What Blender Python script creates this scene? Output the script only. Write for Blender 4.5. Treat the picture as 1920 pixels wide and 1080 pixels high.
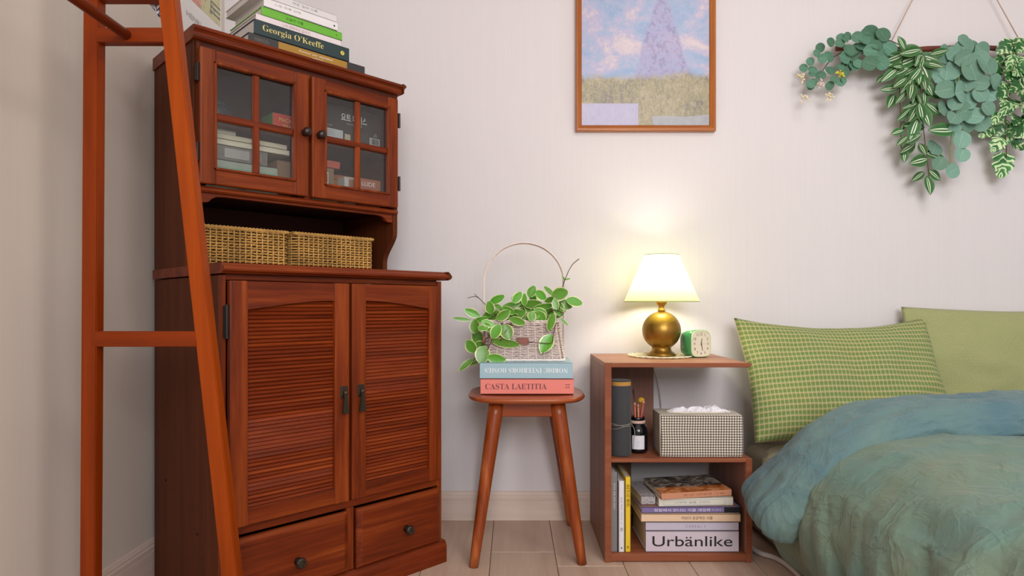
import bpy, bmesh, math, random
from mathutils import Vector, Matrix, Euler, noise
PI = math.pi
R = math.radians
random.seed(7)
SC = bpy.context.scene
COL = SC.collection
for _o in list(bpy.data.objects):
    bpy.data.objects.remove(_o)

# ------------------------------------------------------------------ camera
cam_d = bpy.data.cameras.new('camera')
cam = bpy.data.objects.new('camera', cam_d)
COL.objects.link(cam)
cam.location = (0, 0, 0.71)
cam.rotation_euler = (PI/2, 0, 0)
cam_d.sensor_width = 36.0
cam_d.lens = 22.5
cam_d.shift_y = 32/1920
cam_d.clip_start = 0.02
SC.camera = cam

# ------------------------------------------------------------------ world, lights, exposure
W = bpy.data.worlds.new('world')
SC.world = W
W.use_nodes = True
_bg = W.node_tree.nodes['Background']
_bg.inputs['Color'].default_value = (0.92, 0.95, 1.0, 1)
_bg.inputs['Strength'].default_value = 0.62

def area(name, loc, target, sx, sy, power, color):
    d = bpy.data.lights.new(name, 'AREA')
    d.shape = 'RECTANGLE'; d.size = sx; d.size_y = sy
    d.energy = power; d.color = color
    o = bpy.data.objects.new(name, d); COL.objects.link(o)
    o.location = loc
    o.rotation_euler = (Vector(target)-Vector(loc)).to_track_quat('-Z', 'Y').to_euler()
    return o
area('window_daylight', (0.6, -1.7, 1.8), (0.35, 2.1, 0.8), 1.8, 1.2, 64, (0.975, 0.965, 1.0))
area('ceiling_lamp_light', (0.9, 0.5, 2.33), (0.9, 0.55, 0), 0.6, 0.6, 11, (1.0, 0.95, 0.9))

SC.view_settings.view_transform = 'Standard'
SC.view_settings.look = 'None'
SC.view_settings.gamma = 1.0
SC.view_settings.use_curve_mapping = False
SC.view_settings.exposure = 0.09

# ------------------------------------------------------------------ node helpers and materials
def lin(h):
    h = h.lstrip('#')
    out = []
    for i in (0, 2, 4):
        c = int(h[i:i+2], 16)/255
        out.append(c/12.92 if c <= 0.04045 else ((c+0.055)/1.055)**2.4)
    return tuple(out)+(1.0,)

class NT:
    def __init__(s, name):
        s.m = bpy.data.materials.new(name); s.m.use_nodes = True
        s.t = s.m.node_tree; s.b = s.t.nodes['Principled BSDF']; s.out = s.t.nodes['Material Output']
    def n(s, typ, **kw):
        nd = s.t.nodes.new('ShaderNode'+typ)
        for k, v in kw.items(): setattr(nd, k, v)
        return nd
    def put(s, sock, v):
        if isinstance(v, bpy.types.NodeSocket): s.t.links.new(v, sock)
        else:
            if sock.type == 'RGBA' and isinstance(v, str): v = lin(v)
            sock.default_value = v
    def math(s, op, a, b=0.0, c=0.0):
        nd = s.n('Math', operation=op)
        for i, v in enumerate((a, b, c)): s.put(nd.inputs[i], v)
        return nd.outputs[0]
    def mix(s, f, a, b, blend='MIX'):
        nd = s.n('Mix', data_type='RGBA', blend_type=blend)
        s.put(nd.inputs[0], f); s.put(nd.inputs[6], a); s.put(nd.inputs[7], b)
        return nd.outputs[2]
    def ramp(s, f, stops, interp='LINEAR'):
        nd = s.n('ValToRGB'); cr = nd.color_ramp; cr.interpolation = interp
        while len(cr.elements) < len(stops): cr.elements.new(0.5)
        for e, (p, c) in zip(cr.elements, stops):
            e.position = p; e.color = lin(c) if isinstance(c, str) else (c, c, c, 1)
        s.put(nd.inputs[0], f); return nd.outputs[0]
    def coord(s, which='Object', scale=(1, 1, 1), rot=(0, 0, 0), loc=(0, 0, 0)):
        tc = s.n('TexCoord'); mp = s.n('Mapping')
        s.t.links.new(tc.outputs[which], mp.inputs[0])
        mp.inputs['Scale'].default_value = scale; mp.inputs['Rotation'].default_value = rot
        mp.inputs['Location'].default_value = loc
        return mp.outputs[0]
    def noise(s, vec, scale=5.0, detail=3.0, rough=0.5, dist=0.0):
        nd = s.n('TexNoise'); s.put(nd.inputs['Vector'], vec)
        nd.inputs['Scale'].default_value = scale; nd.inputs['Detail'].default_value = detail
        nd.inputs['Roughness'].default_value = rough; nd.inputs['Distortion'].default_value = dist
        return nd.outputs[0]
    def sep(s, vec):
        nd = s.n('SeparateXYZ'); s.put(nd.inputs[0], vec); return nd.outputs
    def bump(s, h, strength=0.2, dist=0.002):
        nd = s.n('Bump'); nd.inputs['Strength'].default_value = strength
        nd.inputs['Distance'].default_value = dist
        s.put(nd.inputs['Height'], h); s.put(s.b.inputs['Normal'], nd.outputs[0])
    def rnd(s):
        return s.n('ObjectInfo').outputs['Random']
    def base(s, c, rough=0.5, spec=0.5, metal=0.0):
        s.put(s.b.inputs['Base Color'], c); s.put(s.b.inputs['Roughness'], rough)
        s.b.inputs['Specular IOR Level'].default_value = spec; s.b.inputs['Metallic'].default_value = metal
        return s.m

def plain(name, c, rough=0.5, spec=0.4, metal=0.0, var=0.06):
    N = NT(name)
    f = N.noise(N.coord('Object'), 14, 3)
    c0 = lin(c) if isinstance(c, str) else c
    dk = tuple(x*(1-var*2) for x in c0[:3])+(1,)
    lt = tuple(min(1, x*(1+var*2)) for x in c0[:3])+(1,)
    return N.base(N.mix(f, dk, lt), rough, spec, metal)

def wood(name, dark, mid, light, axis='Z', scale=1.0, rough=0.35, spec=0.5, var=0.35, coat=0.0):
    """grain running along one object axis"""
    N = NT(name)
    sc = {'X': (1.6, 28, 28), 'Y': (28, 1.6, 28), 'Z': (28, 28, 1.6)}[axis]
    sc = tuple(v*scale for v in sc)
    rn = N.rnd()
    v = N.coord('Object', sc)
    off = N.n('VectorMath', operation='ADD'); N.put(off.inputs[0], v)
    cx = N.n('CombineXYZ')
    for i in range(3): N.put(cx.inputs[i], N.math('MULTIPLY', rn, 37.0+11*i))
    N.put(off.inputs[1], cx.outputs[0])
    v = off.outputs[0]
    g1 = N.noise(v, 1.0, 5, 0.6, 0.6)
    g2 = N.noise(v, 5.0, 3, 0.6, 0.2)
    f = N.math('ADD', N.math('MULTIPLY', g1, 0.75), N.math('MULTIPLY', g2, 0.25))
    c = N.ramp(f, [(0.30, dark), (0.5, mid), (0.70, light)])
    hs = N.n('HueSaturation'); N.put(hs.inputs['Color'], c)
    N.put(hs.inputs['Value'], N.math('ADD', 1.0-var/2, N.math('MULTIPLY', rn, var)))
    N.bump(g2, 0.12, 0.001)
    N.b.inputs['Coat Weight'].default_value = coat
    N.b.inputs['Coat Roughness'].default_value = 0.2
    return N.base(hs.outputs[0], rough, spec)

MAT = {}
MAT['wood_z'] = wood('mahogany_upright', '#451608', '#76300F', '#974819', 'Z', rough=0.42, spec=0.2, var=0.14)
MAT['wood_x'] = wood('mahogany_level', '#3C1407', '#6E2A0D', '#924417', 'X', rough=0.42, spec=0.2, var=0.14)
MAT['wood_side'] = wood('mahogany_side_board', '#47210F', '#582A14', '#663318', 'Z', rough=0.55, spec=0.12, var=0.05)
MAT['wood_in'] = wood('mahogany_inside', '#3A1A10', '#472115', '#52281A', 'X', rough=0.6, spec=0.2, var=0.05)
MAT['slat'] = wood('mahogany_slat', '#4E1A08', '#742C0E', '#944318', 'X', rough=0.42, spec=0.2, var=0.25)
MAT['rack_z'] = wood('orange_beech_upright', '#7E3003', '#9C4003', '#B35006', 'Z', scale=0.4, rough=0.42, spec=0.2, var=0.1)
MAT['rack_x'] = wood('orange_beech_level', '#6C2704', '#863204', '#983E06', 'X', scale=0.4, rough=0.42, spec=0.2, var=0.1)
MAT['rack_dark'] = wood('orange_beech_post', '#6C2603', '#863204', '#9C4106', 'Z', scale=0.4, rough=0.42, spec=0.2, var=0.1)
MAT['rack_y'] = wood('orange_beech_bar', '#662408', '#7A2F0A', '#8A3A0E', 'Y', scale=0.4, rough=0.42, spec=0.2, var=0.1)
MAT['acacia_x'] = wood('acacia_level', '#6E2A10', '#96441C', '#B8683A', 'X', scale=0.6, rough=0.25, spec=0.35, var=0.1, coat=0.15)
MAT['acacia_z'] = wood('acacia_upright', '#5E220B', '#8E4119', '#B86C38', 'Z', scale=0.6, rough=0.3, spec=0.3, var=0.2, coat=0.1)
MAT['walnut_x'] = wood('walnut_level', '#96644A', '#A9765A', '#B6866C', 'X', scale=0.8, rough=0.42, spec=0.2, var=0.05)
MAT['walnut_z'] = wood('walnut_upright', '#7E5644', '#906656', '#9C7464', 'Z', scale=0.8, rough=0.42, spec=0.2, var=0.05)
MAT['walnut_edge'] = wood('walnut_edge', '#7A422B', '#8B5036', '#995D43', 'X', scale=0.8, rough=0.4, spec=0.2, var=0.05)
MAT['oak'] = wood('pale_oak_plank', '#AF937F', '#BFA490', '#CBB3A0', 'Y', scale=0.55, rough=0.45, spec=0.35, var=0.07)
MAT['oak_base_x'] = wood('pale_oak_skirting', '#C9B2A4', '#D8C4B6', '#E2D0C3', 'X', scale=0.6, rough=0.5, spec=0.3, var=0.03)
MAT['oak_base_y'] = wood('pale_oak_skirting_side', '#C9B2A4', '#D8C4B6', '#E2D0C3', 'Y', scale=0.6, rough=0.5, spec=0.3, var=0.03)

def wall_mat(name, c1, c2, axis):
    N = NT(name)
    sc = (160, 160, 3)
    v = N.coord('Object', sc)
    a = N.noise(v, 1.0, 3, 0.6)
    b = N.noise(N.coord('Object', (1.2, 1.2, 0.5)), 1.0, 2)
    N.bump(a, 0.10, 0.0015)
    f = N.math('ADD', N.math('MULTIPLY', a, 0.5), N.math('MULTIPLY', b, 0.5))
    return N.base(N.mix(f, c1, c2), 0.75, 0.2)
MAT['wall_back'] = wall_mat('white_wallpaper', '#D8D2D2', '#E2DDDD', 'X')
MAT['wall_left'] = wall_mat('cream_wallpaper', '#D3C8BC', '#DBD1C6', 'Y')
MAT['ceiling'] = plain('ceiling_white', '#E4E0DC', 0.9, 0.1, var=0.01)
MAT['subfloor'] = plain('subfloor_brown', '#5A463A', 0.9, 0.1)
MAT['black_metal'] = plain('black_iron', '#1E1B1A', 0.45, 0.5, 0.4)
MAT['bronze'] = plain('aged_bronze', '#4A443A', 0.38, 0.5, 0.8, var=0.2)
MAT['dark_knob'] = plain('dark_wood_knob', '#2A1712', 0.25, 0.5)
MAT['dark_gap'] = plain('hole_and_slat_shade_black', '#120C0A', 0.8, 0.1)

def glass_mat():
    N = NT('window_pane_glass')
    t = N.n('BsdfTransparent'); N.put(t.inputs[0], (0.93, 0.95, 0.94, 1))
    g = N.n('BsdfGlossy'); g.inputs['Roughness'].default_value = 0.03
    fr = N.n('Fresnel'); fr.inputs[0].default_value = 1.45
    mx = N.n('MixShader')
    N.put(mx.inputs[0], N.math('ADD', N.math('MULTIPLY', fr.outputs[0], 1.0), 0.02))
    N.t.links.new(t.outputs[0], mx.inputs[1]); N.t.links.new(g.outputs[0], mx.inputs[2])
    N.t.links.new(mx.outputs[0], N.out.inputs[0])
    return N.m
MAT['glass'] = glass_mat()

def fabric(name, c1, c2, scale=900, rough=0.9, bump=0.25, sheen=0.15, blotch=None):
    N = NT(name)
    v = N.coord('Object', (scale, scale, scale))
    a = N.noise(v, 1.0, 2)
    b = N.noise(N.coord('Object'), 7, 3, 0.55, 0.3)
    c = N.mix(N.math('ADD', N.math('MULTIPLY', a, 0.4), N.math('MULTIPLY', b, 0.6)), c1, c2)
    if blotch:
        k = N.noise(N.coord('Object', (1, 1, 1)), 3.2, 4, 0.6, 0.8)
        c = N.mix(N.ramp(k, [(0.42, 0.0), (0.68, 1.0)]), c, blotch)
    fold = N.noise(N.coord('Object', (1, 1, 1)), 22, 4, 0.6, 0.7)
    r1 = N.math('ABSOLUTE', N.math('SUBTRACT', N.noise(N.coord('Object', (1, 1.7, 1)), 6.5, 3, 0.5, 1.2), 0.5))
    r2 = N.math('ABSOLUTE', N.math('SUBTRACT', N.noise(N.coord('Object', (1.6, 1, 1), loc=(3, 1, 2)), 13, 2, 0.5, 0.9), 0.5))
    cre = N.math('ADD', N.math('MULTIPLY', N.math('MINIMUM', r1, 0.09), -7.0), N.math('MULTIPLY', N.math('MINIMUM', r2, 0.07), -4.0))
    N.bump(N.math('ADD', N.math('ADD', N.math('MULTIPLY', a, 0.12), N.math('MULTIPLY', fold, 0.8)), cre), bump, 0.008)
    N.b.inputs['Sheen Weight'].default_value = sheen
    return N.base(c, rough, 0.15)
MAT['duvet'] = fabric('washed_teal_cotton', '#5F7B71', '#6C8A7F', 700, blotch='#74826C', bump=0.40)
MAT['duvet_reverse'] = fabric('washed_blue_cotton', '#53707A', '#618086', 700, blotch='#6E8880', bump=0.40)
MAT['sheet'] = fabric('sage_beige_sheet', '#B2AB86', '#C4BD9A', 800)
MAT['black_cloth'] = fabric('charcoal_cloth', '#3A3A3C', '#48484A', 600, bump=0.1)

def sage_mat():
    N = NT('sage_gauze')
    uv = N.n('UVMap').outputs[0]
    x, y, z = N.sep(uv)
    # crinkled gauze: fine cross threads
    wa = N.math('ADD', N.math('MULTIPLY', N.math('SINE', N.math('MULTIPLY', x, 760)), 0.5), 0.5)
    wb = N.math('ADD', N.math('MULTIPLY', N.math('SINE', N.math('MULTIPLY', y, 560)), 0.5), 0.5)
    nz = N.noise(N.coord('UV', (60, 14, 1)), 4.0, 4, 0.6)
    f = N.math('ADD', N.math('MULTIPLY', N.math('MULTIPLY', wa, wb), 0.5), N.math('MULTIPLY', nz, 0.6))
    N.bump(f, 0.35, 0.003)
    N.b.inputs['Sheen Weight'].default_value = 0.15
    return N.base(N.ramp(f, [(0.1, '#8E9262'), (0.55, '#A5A977'), (0.9, '#B5B88A')]), 0.9, 0.1)
MAT['sage'] = sage_mat()

def line_mask(N, coord, count, width, phase=0.0):
    f = N.math('FRACT', N.math('ADD', N.math('MULTIPLY', coord, count), phase))
    return N.math('LESS_THAN', f, width)

def plaid_mat():
    N = NT('green_plaid_cotton')
    uv = N.n('UVMap').outputs[0]
    x, y, z = N.sep(uv)
    nz = N.noise(N.coord('UV', (1, 1, 1)), 5.0, 2)
    c = N.mix(nz, '#7B8548', '#6E8A54')
    # soft olive bands
    vb = line_mask(N, x, 52, 0.45, 0.2)
    c = N.mix(N.math('MULTIPLY', vb, 0.25), c, '#8F9560')
    hb = line_mask(N, y, 24, 0.40, 0.1)
    c = N.mix(N.math('MULTIPLY', hb, 0.30), c, '#98A26A')
    vl = line_mask(N, x, 52, 0.15)
    c = N.mix(N.math('MULTIPLY', vl, 0.50), c, '#CFD29C')
    h1 = line_mask(N, y, 24, 0.11)
    h2 = line_mask(N, y, 24, 0.08, 0.80)
    c = N.mix(N.math('MULTIPLY', h2, 0.5), c, '#D5D4A0')
    c = N.mix(N.math('MULTIPLY', h1, 0.75), c, '#D8B08A')
    th = N.noise(N.coord('UV', (300, 200, 1)), 2.0, 2)
    fold = N.noise(N.coord('UV', (6, 4, 1)), 3.0, 3, 0.55, 0.5)
    N.bump(N.math('ADD', N.math('MULTIPLY', th, 0.25), fold), 0.3, 0.005)
    N.b.inputs['Sheen Weight'].default_value = 0.1
    return N.base(c, 0.9, 0.1)
MAT['plaid'] = plaid_mat()

def gingham_mat():
    N = NT('brown_gingham_cotton')
    v = N.coord('Object', (1, 1, 1), loc=(0.5, 0.5, 0.5))
    x, y, z = N.sep(v)
    geo = N.n('NewGeometry')
    p = 1/0.0072
    s = N.math('ADD', x, y)
    a = line_mask(N, s, p, 0.5)
    b = line_mask(N, z, p, 0.5)
    tot = N.math('MULTIPLY', N.math('ADD', a, b), 0.5)
    c = N.ramp(tot, [(0.2, '#E9E2D2'), (0.45, '#8F877A'), (0.55, '#8F877A'), (0.9, '#4A443D')], 'CONSTANT')
    c = N.ramp(tot, [(0.0, '#ECE6D8'), (0.5, '#9A9184'), (1.0, '#514A42')])
    fold = N.noise(N.coord('Object'), 30, 3)
    N.bump(fold, 0.3, 0.003)
    return N.base(c, 0.9, 0.1)
MAT['gingham'] = gingham_mat()

MAT['seagrass'] = plain('seagrass', '#BA9050', 0.6, 0.25, var=0.4)
MAT['seagrass_core'] = plain('seagrass_shadowed_lining', '#3E2A10', 0.9, 0.1)  # dark tone puts the shade behind the weave into the lining
MAT['white_wicker'] = plain('whitewashed_wicker', '#E6D6CE', 0.6, 0.25, var=0.12)
MAT['wicker_core'] = plain('wicker_shadowed_lining', '#7A6256', 0.9, 0.1)  # lining toned darker to colour in the shade of the weave gaps
MAT['leather'] = plain('brown_leather', '#8A5A4E', 0.55, 0.3, var=0.15)
MAT['soil'] = plain('dark_soil', '#2A1E16', 0.95, 0.1)
MAT['stem_brown'] = plain('brown_stem', '#5A3A2A', 0.6, 0.3)
MAT['stem_green'] = plain('pale_green_stem', '#93A04A', 0.6, 0.3)
MAT['paper'] = plain('paper_white', '#E8E4E0', 0.8, 0.1, var=0.02)
def page_mat():
    N = NT('page_block')
    v = N.coord('Object', (1, 1, 900))
    a = N.noise(v, 1.0, 1)
    return N.base(N.mix(a, '#B9B1A8', '#E6E0D8'), 0.9, 0.1)
MAT['pages'] = page_mat()
def cover(name, c, rough=0.45, spec=0.35): 
    k = 'cover_'+name
    if k not in MAT: MAT[k] = plain(k, c, rough, spec, var=0.02)
    return MAT[k]
def ink(c, rough=0.6, metal=0.0):
    k = 'ink_'+c.strip('#')
    if k not in MAT: MAT[k] = plain(k, c, rough, 0.3, metal, var=0.01)
    return MAT[k]

# ------------------------------------------------------------------ mesh helpers
def NB(): return bmesh.new()
def link(o, parent=None):
    COL.objects.link(o)
    if parent is not None: o.parent = parent
    return o
def obj(name, bm, mat, parent=None, smooth=False, mats=None, auto=None):
    me = bpy.data.meshes.new(name)
    bmesh.ops.recalc_face_normals(bm, faces=bm.faces[:]) if auto is None else None
    bm.to_mesh(me); bm.free()
    for m in (mats or [mat]): me.materials.append(MAT[m] if isinstance(m, str) else m)
    if smooth:
        for p in me.polygons: p.use_smooth = True
    return link(bpy.data.objects.new(name, me), parent)
def mesh_obj(name, me, parent=None):
    return link(bpy.data.objects.new(name, me), parent)
def thing(name, label, cat, loc=(0, 0, 0), rz=0.0, group=None):
    o = bpy.data.objects.new(name, None); COL.objects.link(o)
    o.empty_display_size = 0.05
    o.location = loc; o.rotation_euler = (0, 0, rz)
    return tag(o, label, cat, group)
def tag(o, label, cat, group=None):
    o['label'] = label; o['category'] = cat
    if group: o['group'] = group
    return o
def struct(o): o['kind'] = 'structure'; return o

def bx(bm, x0, x1, y0, y1, z0, z1, bev=0.0, seg=1, M=None, mi=0):
    vs = [bm.verts.new((x, y, z)) for x in (x0, x1) for y in (y0, y1) for z in (z0, z1)]
    fs = []
    for q in ((0, 1, 3, 2), (4, 6, 7, 5), (0, 4, 5, 1), (2, 3, 7, 6), (0, 2, 6, 4), (1, 5, 7, 3)):
        f = bm.faces.new([vs[i] for i in q]); f.material_index = mi; fs.append(f)
    new = vs
    if bev > 0:
        es = list({e for f in fs for e in f.edges})
        r = bmesh.ops.bevel(bm, geom=es, offset=bev, segments=seg, affect='EDGES', profile=0.6)
        new = list({v for f in r['faces'] for v in f.verts} | {v for v in vs if v.is_valid})
        for f in r['faces']: f.material_index = mi
    if M is not None:
        bmesh.ops.transform(bm, matrix=M, verts=[v for v in new if v.is_valid])
    return new
def box(*a, **k):
    bm = NB(); bx(bm, *a, **k); return bm

def prism(bm, pts, a0, a1, axis='X', mi=0):
    """closed outline extruded along an axis; pts are the two other coordinates in order"""
    def mk(p, a):
        return {'X': (a, p[0], p[1]), 'Y': (p[0], a, p[1]), 'Z': (p[0], p[1], a)}[axis]
    A = [bm.verts.new(mk(p, a0)) for p in pts]; B = [bm.verts.new(mk(p, a1)) for p in pts]
    n = len(pts)
    for i in range(n):
        f = bm.faces.new((A[i], A[(i+1) % n], B[(i+1) % n], B[i])); f.material_index = mi
    bm.faces.new(A).material_index = mi; bm.faces.new(list(reversed(B))).material_index = mi
    return A+B

def lathe(bm, prof, seg=40, cx=0, cy=0, cz=0, mi=0, cap=True):
    rings = []
    for r, z in prof:
        rings.append([bm.verts.new((cx+r*math.cos(2*PI*i/seg), cy+r*math.sin(2*PI*i/seg), cz+z)) for i in range(seg)])
    for a, b in zip(rings, rings[1:]):
        for i in range(seg):
            bm.faces.new((a[i], a[(i+1) % seg], b[(i+1) % seg], b[i])).material_index = mi
    if cap:
        if prof[0][0] > 1e-5: bm.faces.new(list(reversed(rings[0]))).material_index = mi
        if prof[-1][0] > 1e-5: bm.faces.new(rings[-1]).material_index = mi
    return rings

def tube(bm, pts, r, sides=8, closed=False, cap=True, mi=0):
    pts = [Vector(p) for p in pts]; n = len(pts)
    rad = r if hasattr(r, '__len__') else [r]*n
    rings = []; up = Vector((0.31, 0.17, 0.93)).normalized()
    for i, p in enumerate(pts):
        t = (pts[(i+1) % n]-pts[i-1]) if closed else (pts[min(i+1, n-1)]-pts[max(i-1, 0)])
        t.normalize()
        a = t.cross(up)
        if a.length < 0.05: a = t.cross(Vector((1, 0, 0)))
        a.normalize(); b = t.cross(a).normalized()
        rings.append([bm.verts.new(p+(a*math.cos(2*PI*k/sides)+b*math.sin(2*PI*k/sides))*rad[i]) for k in range(sides)])
    m = n if closed else n-1
    for i in range(m):
        A, B = rings[i], rings[(i+1) % n]
        for k in range(sides):
            bm.faces.new((A[k], A[(k+1) % sides], B[(k+1) % sides], B[k])).material_index = mi
    if not closed and cap:
        bm.faces.new(list(reversed(rings[0]))).material_index = mi; bm.faces.new(rings[-1]).material_index = mi
    return rings

def catmull(P, n=8):
    P = [Vector(p) for p in P]; out = []
    Q = [2*P[0]-P[1]]+P+[2*P[-1]-P[-2]]
    for i in range(1, len(Q)-2):
        a, b, c, d = Q[i-1], Q[i], Q[i+1], Q[i+2]
        for k in range(n):
            t = k/n
            out.append(0.5*((2*b)+(c-a)*t+(2*a-5*b+4*c-d)*t*t+(3*b-a-3*c+d)*t**3))
    out.append(P[-1]); return out

def serif(s):
    o = ''
    for ch in s:
        if 'A' <= ch <= 'Z': o += chr(0x1D400+ord(ch)-65)
        elif 'a' <= ch <= 'z': o += chr(0x1D41A+ord(ch)-97)
        else: o += ch
    return o
_dg = None
def lettering(s, height, mat, parent, loc, rot=(PI/2, 0, 0), align='CENTER', width=None, squash=1.0, name='lettering', bold=0.0):
    """flat printed lettering, fitted to a cap height (and width) in metres"""
    cu = bpy.data.curves.new('tmp_text', 'FONT'); cu.body = s; cu.size = 1.0
    cu.offset = bold
    o = bpy.data.objects.new('tmp_text', cu); COL.objects.link(o)
    bpy.context.view_layer.update()
    me = bpy.data.meshes.new_from_object(o.evaluated_get(bpy.context.evaluated_depsgraph_get()))
    bpy.data.objects.remove(o); bpy.data.curves.remove(cu)
    if not me.vertices: return None
    xs = [v.co.x for v in me.vertices]; ys = [v.co.y for v in me.vertices]
    x0, x1, y0, y1 = min(xs), max(xs), min(ys), max(ys)
    sy = height/max(1e-6, y1-y0); sx = sy*squash if width is None else width/max(1e-6, x1-x0)
    ax = {'CENTER': (x0+x1)/2, 'LEFT': x0, 'RIGHT': x1}[align]
    for v in me.vertices:
        v.co.x = (v.co.x-ax)*sx; v.co.y = (v.co.y-(y0+y1)/2)*sy; v.co.z = 0
    me.name = name; me.materials.clear(); me.materials.append(MAT[mat] if isinstance(mat, str) else mat)
    t = mesh_obj(name, me, parent)
    t.location = loc; t.rotation_euler = rot
    return t

# ------------------------------------------------------------------ setting: floor, walls, skirting
XL, YB, XR, ZC, YF = -0.952, 2.12, 2.42, 2.36, -2.2
fl = struct(obj('floor', box(XL-0.1, XR+0.1, YF, YB+0.1, -0.06, -0.009), 'subfloor'))
pk_me = None
PW = 0.1833
row = 0
x = -0.0605-PW*5
while x < XR:
    y = YB-0.03-(0.0 if row % 2 else 0.0)-[0.35, 0.78, 0.10, 0.55, 0.92, 0.25][row % 6]
    ends = [YB]
    while y > YF: ends.append(y); y -= 1.15
    ends.append(YF)
    x0, x1 = max(x, XL), min(x+PW, XR)
    for a, b in zip(ends, ends[1:]):
        if a-b > 0.02 and x1-x0 > 0.01:
            obj('plank', box(x0+0.0007, x1-0.0007, b+0.0007, a-0.0007, -0.009, 0.0, bev=0.0012), 'oak', fl)
    x += PW; row += 1
struct(obj('wall_back', box(XL-0.1, XR+0.1, YB, YB+0.1, 0, ZC), 'wall_back'))
struct(obj('wall_left', box(XL-0.1, XL, YF, YB, 0, ZC), 'wall_left'))
struct(obj('wall_right', box(XR, XR+0.1, YF, YB, 0, ZC), 'wall_back'))
struct(obj('ceiling', box(XL-0.1, XR+0.1, YF, YB+0.1, ZC, ZC+0.08), 'ceiling'))
# skirting boards with a stepped top and a groove
def skirting(name, mat, along, a0, a1, face):
    pr = [(0, 0), (0.010, 0), (0.010, 0.064), (0.0085, 0.0655), (0.010, 0.067), (0.010, 0.076), (0.0075, 0.080), (0.0075, 0.0845), (0.0045, 0.0925), (0, 0.0940)]
    bm = NB()
    if along == 'X': prism(bm, [(face-p, z) for p, z in pr], a0, a1, 'X')
    else: prism(bm, [(face+p, z) for p, z in pr], a0, a1, 'Y')
    return struct(obj(name, bm, mat))
skirting('baseboard_back', 'oak_base_x', 'X', XL, XR, YB)
skirting('baseboard_left', 'oak_base_y', 'Y', YF, YB, XL)

# ------------------------------------------------------------------ corner cabinet
CAB = thing('hutch_cabinet', 'dark reddish brown wooden hutch cabinet with louvered lower doors set across the corner', 'cabinet', (-0.615, 1.353, 0), PI/4)
LW, LD, HY, HW = 0.594, 0.452, 0.167, 0.563
def cp(name, mat, *a, bev=0.0015, **k): return obj(name, box(*a, bev=bev, **k), mat, CAB)
cp('side_panel', 'wood_side', 0, 0.016, 0.018, LD, 0.0, 0.775)
cp('side_panel', 'wood_side', LW-0.016, LW, 0.018, LD, 0.0, 0.775)
cp('back_panel', 'wood_in', 0.016, LW-0.016, LD-0.008, LD, 0.03, 0.775)
cp('bottom_board', 'wood_in', 0.016, LW-0.016, 0.02, LD-0.008, 0.05, 0.062)
cp('dust_board', 'wood_in', 0.016, LW-0.016, 0.02, LD-0.008, 0.212, 0.224)
cp('face_stile', 'wood_z', 0.0, 0.0105, 0, 0.018, 0.0, 0.775)
cp('face_stile', 'wood_z', LW-0.014, LW, 0, 0.018, 0.0, 0.775)
cp('top_rail', 'wood_x', 0.0105, LW-0.014, 0.004, 0.018, 0.7635, 0.778)
cp('middle_rail', 'wood_x', 0.0105, LW-0.014, 0.0, 0.018, 0.2135, 0.2325)
cp('drawer_divider', 'wood_z', 0.298, 0.319, -0.002, 0.018, 0.059, 0.2135, bev=0.003)
# plinth with rounded top lip
bm = NB(); prism(bm, [(0.02, 0.0), (-0.011, 0.0), (-0.011, 0.046), (-0.008, 0.053), (-0.003, 0.0585), (0.02, 0.0595)], -0.006, LW+0.009, 'X')
obj('plinth', bm, 'wood_x', CAB)
# counter top with moulded nose
def counter_profile():
    return [(LD, 0.801), (-0.004, 0.801), (-0.012, 0.7985), (-0.013, 0.796), (-0.020, 0.7945), (-0.0255, 0.790), (-0.0265, 0.786), (-0.024, 0.7825), (-0.016, 0.7805), (-0.012, 0.7775), (LD, 0.7775)]
bm = NB(); prism(bm, counter_profile(), -0.004, LW+0.004, 'X')
obj('counter_top', bm, 'wood_x', CAB)
bm = NB(); prism(bm, [(LW+0.004, 0.801), (LW+0.008, 0.7985), (LW+0.012, 0.7945), (LW+0.0165, 0.789), (LW+0.0165, 0.785), (LW+0.012, 0.7805), (LW+0.004, 0.7775)], -0.0255, LD, 'Y')
obj('counter_nose', bm, 'wood_side', CAB)

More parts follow.
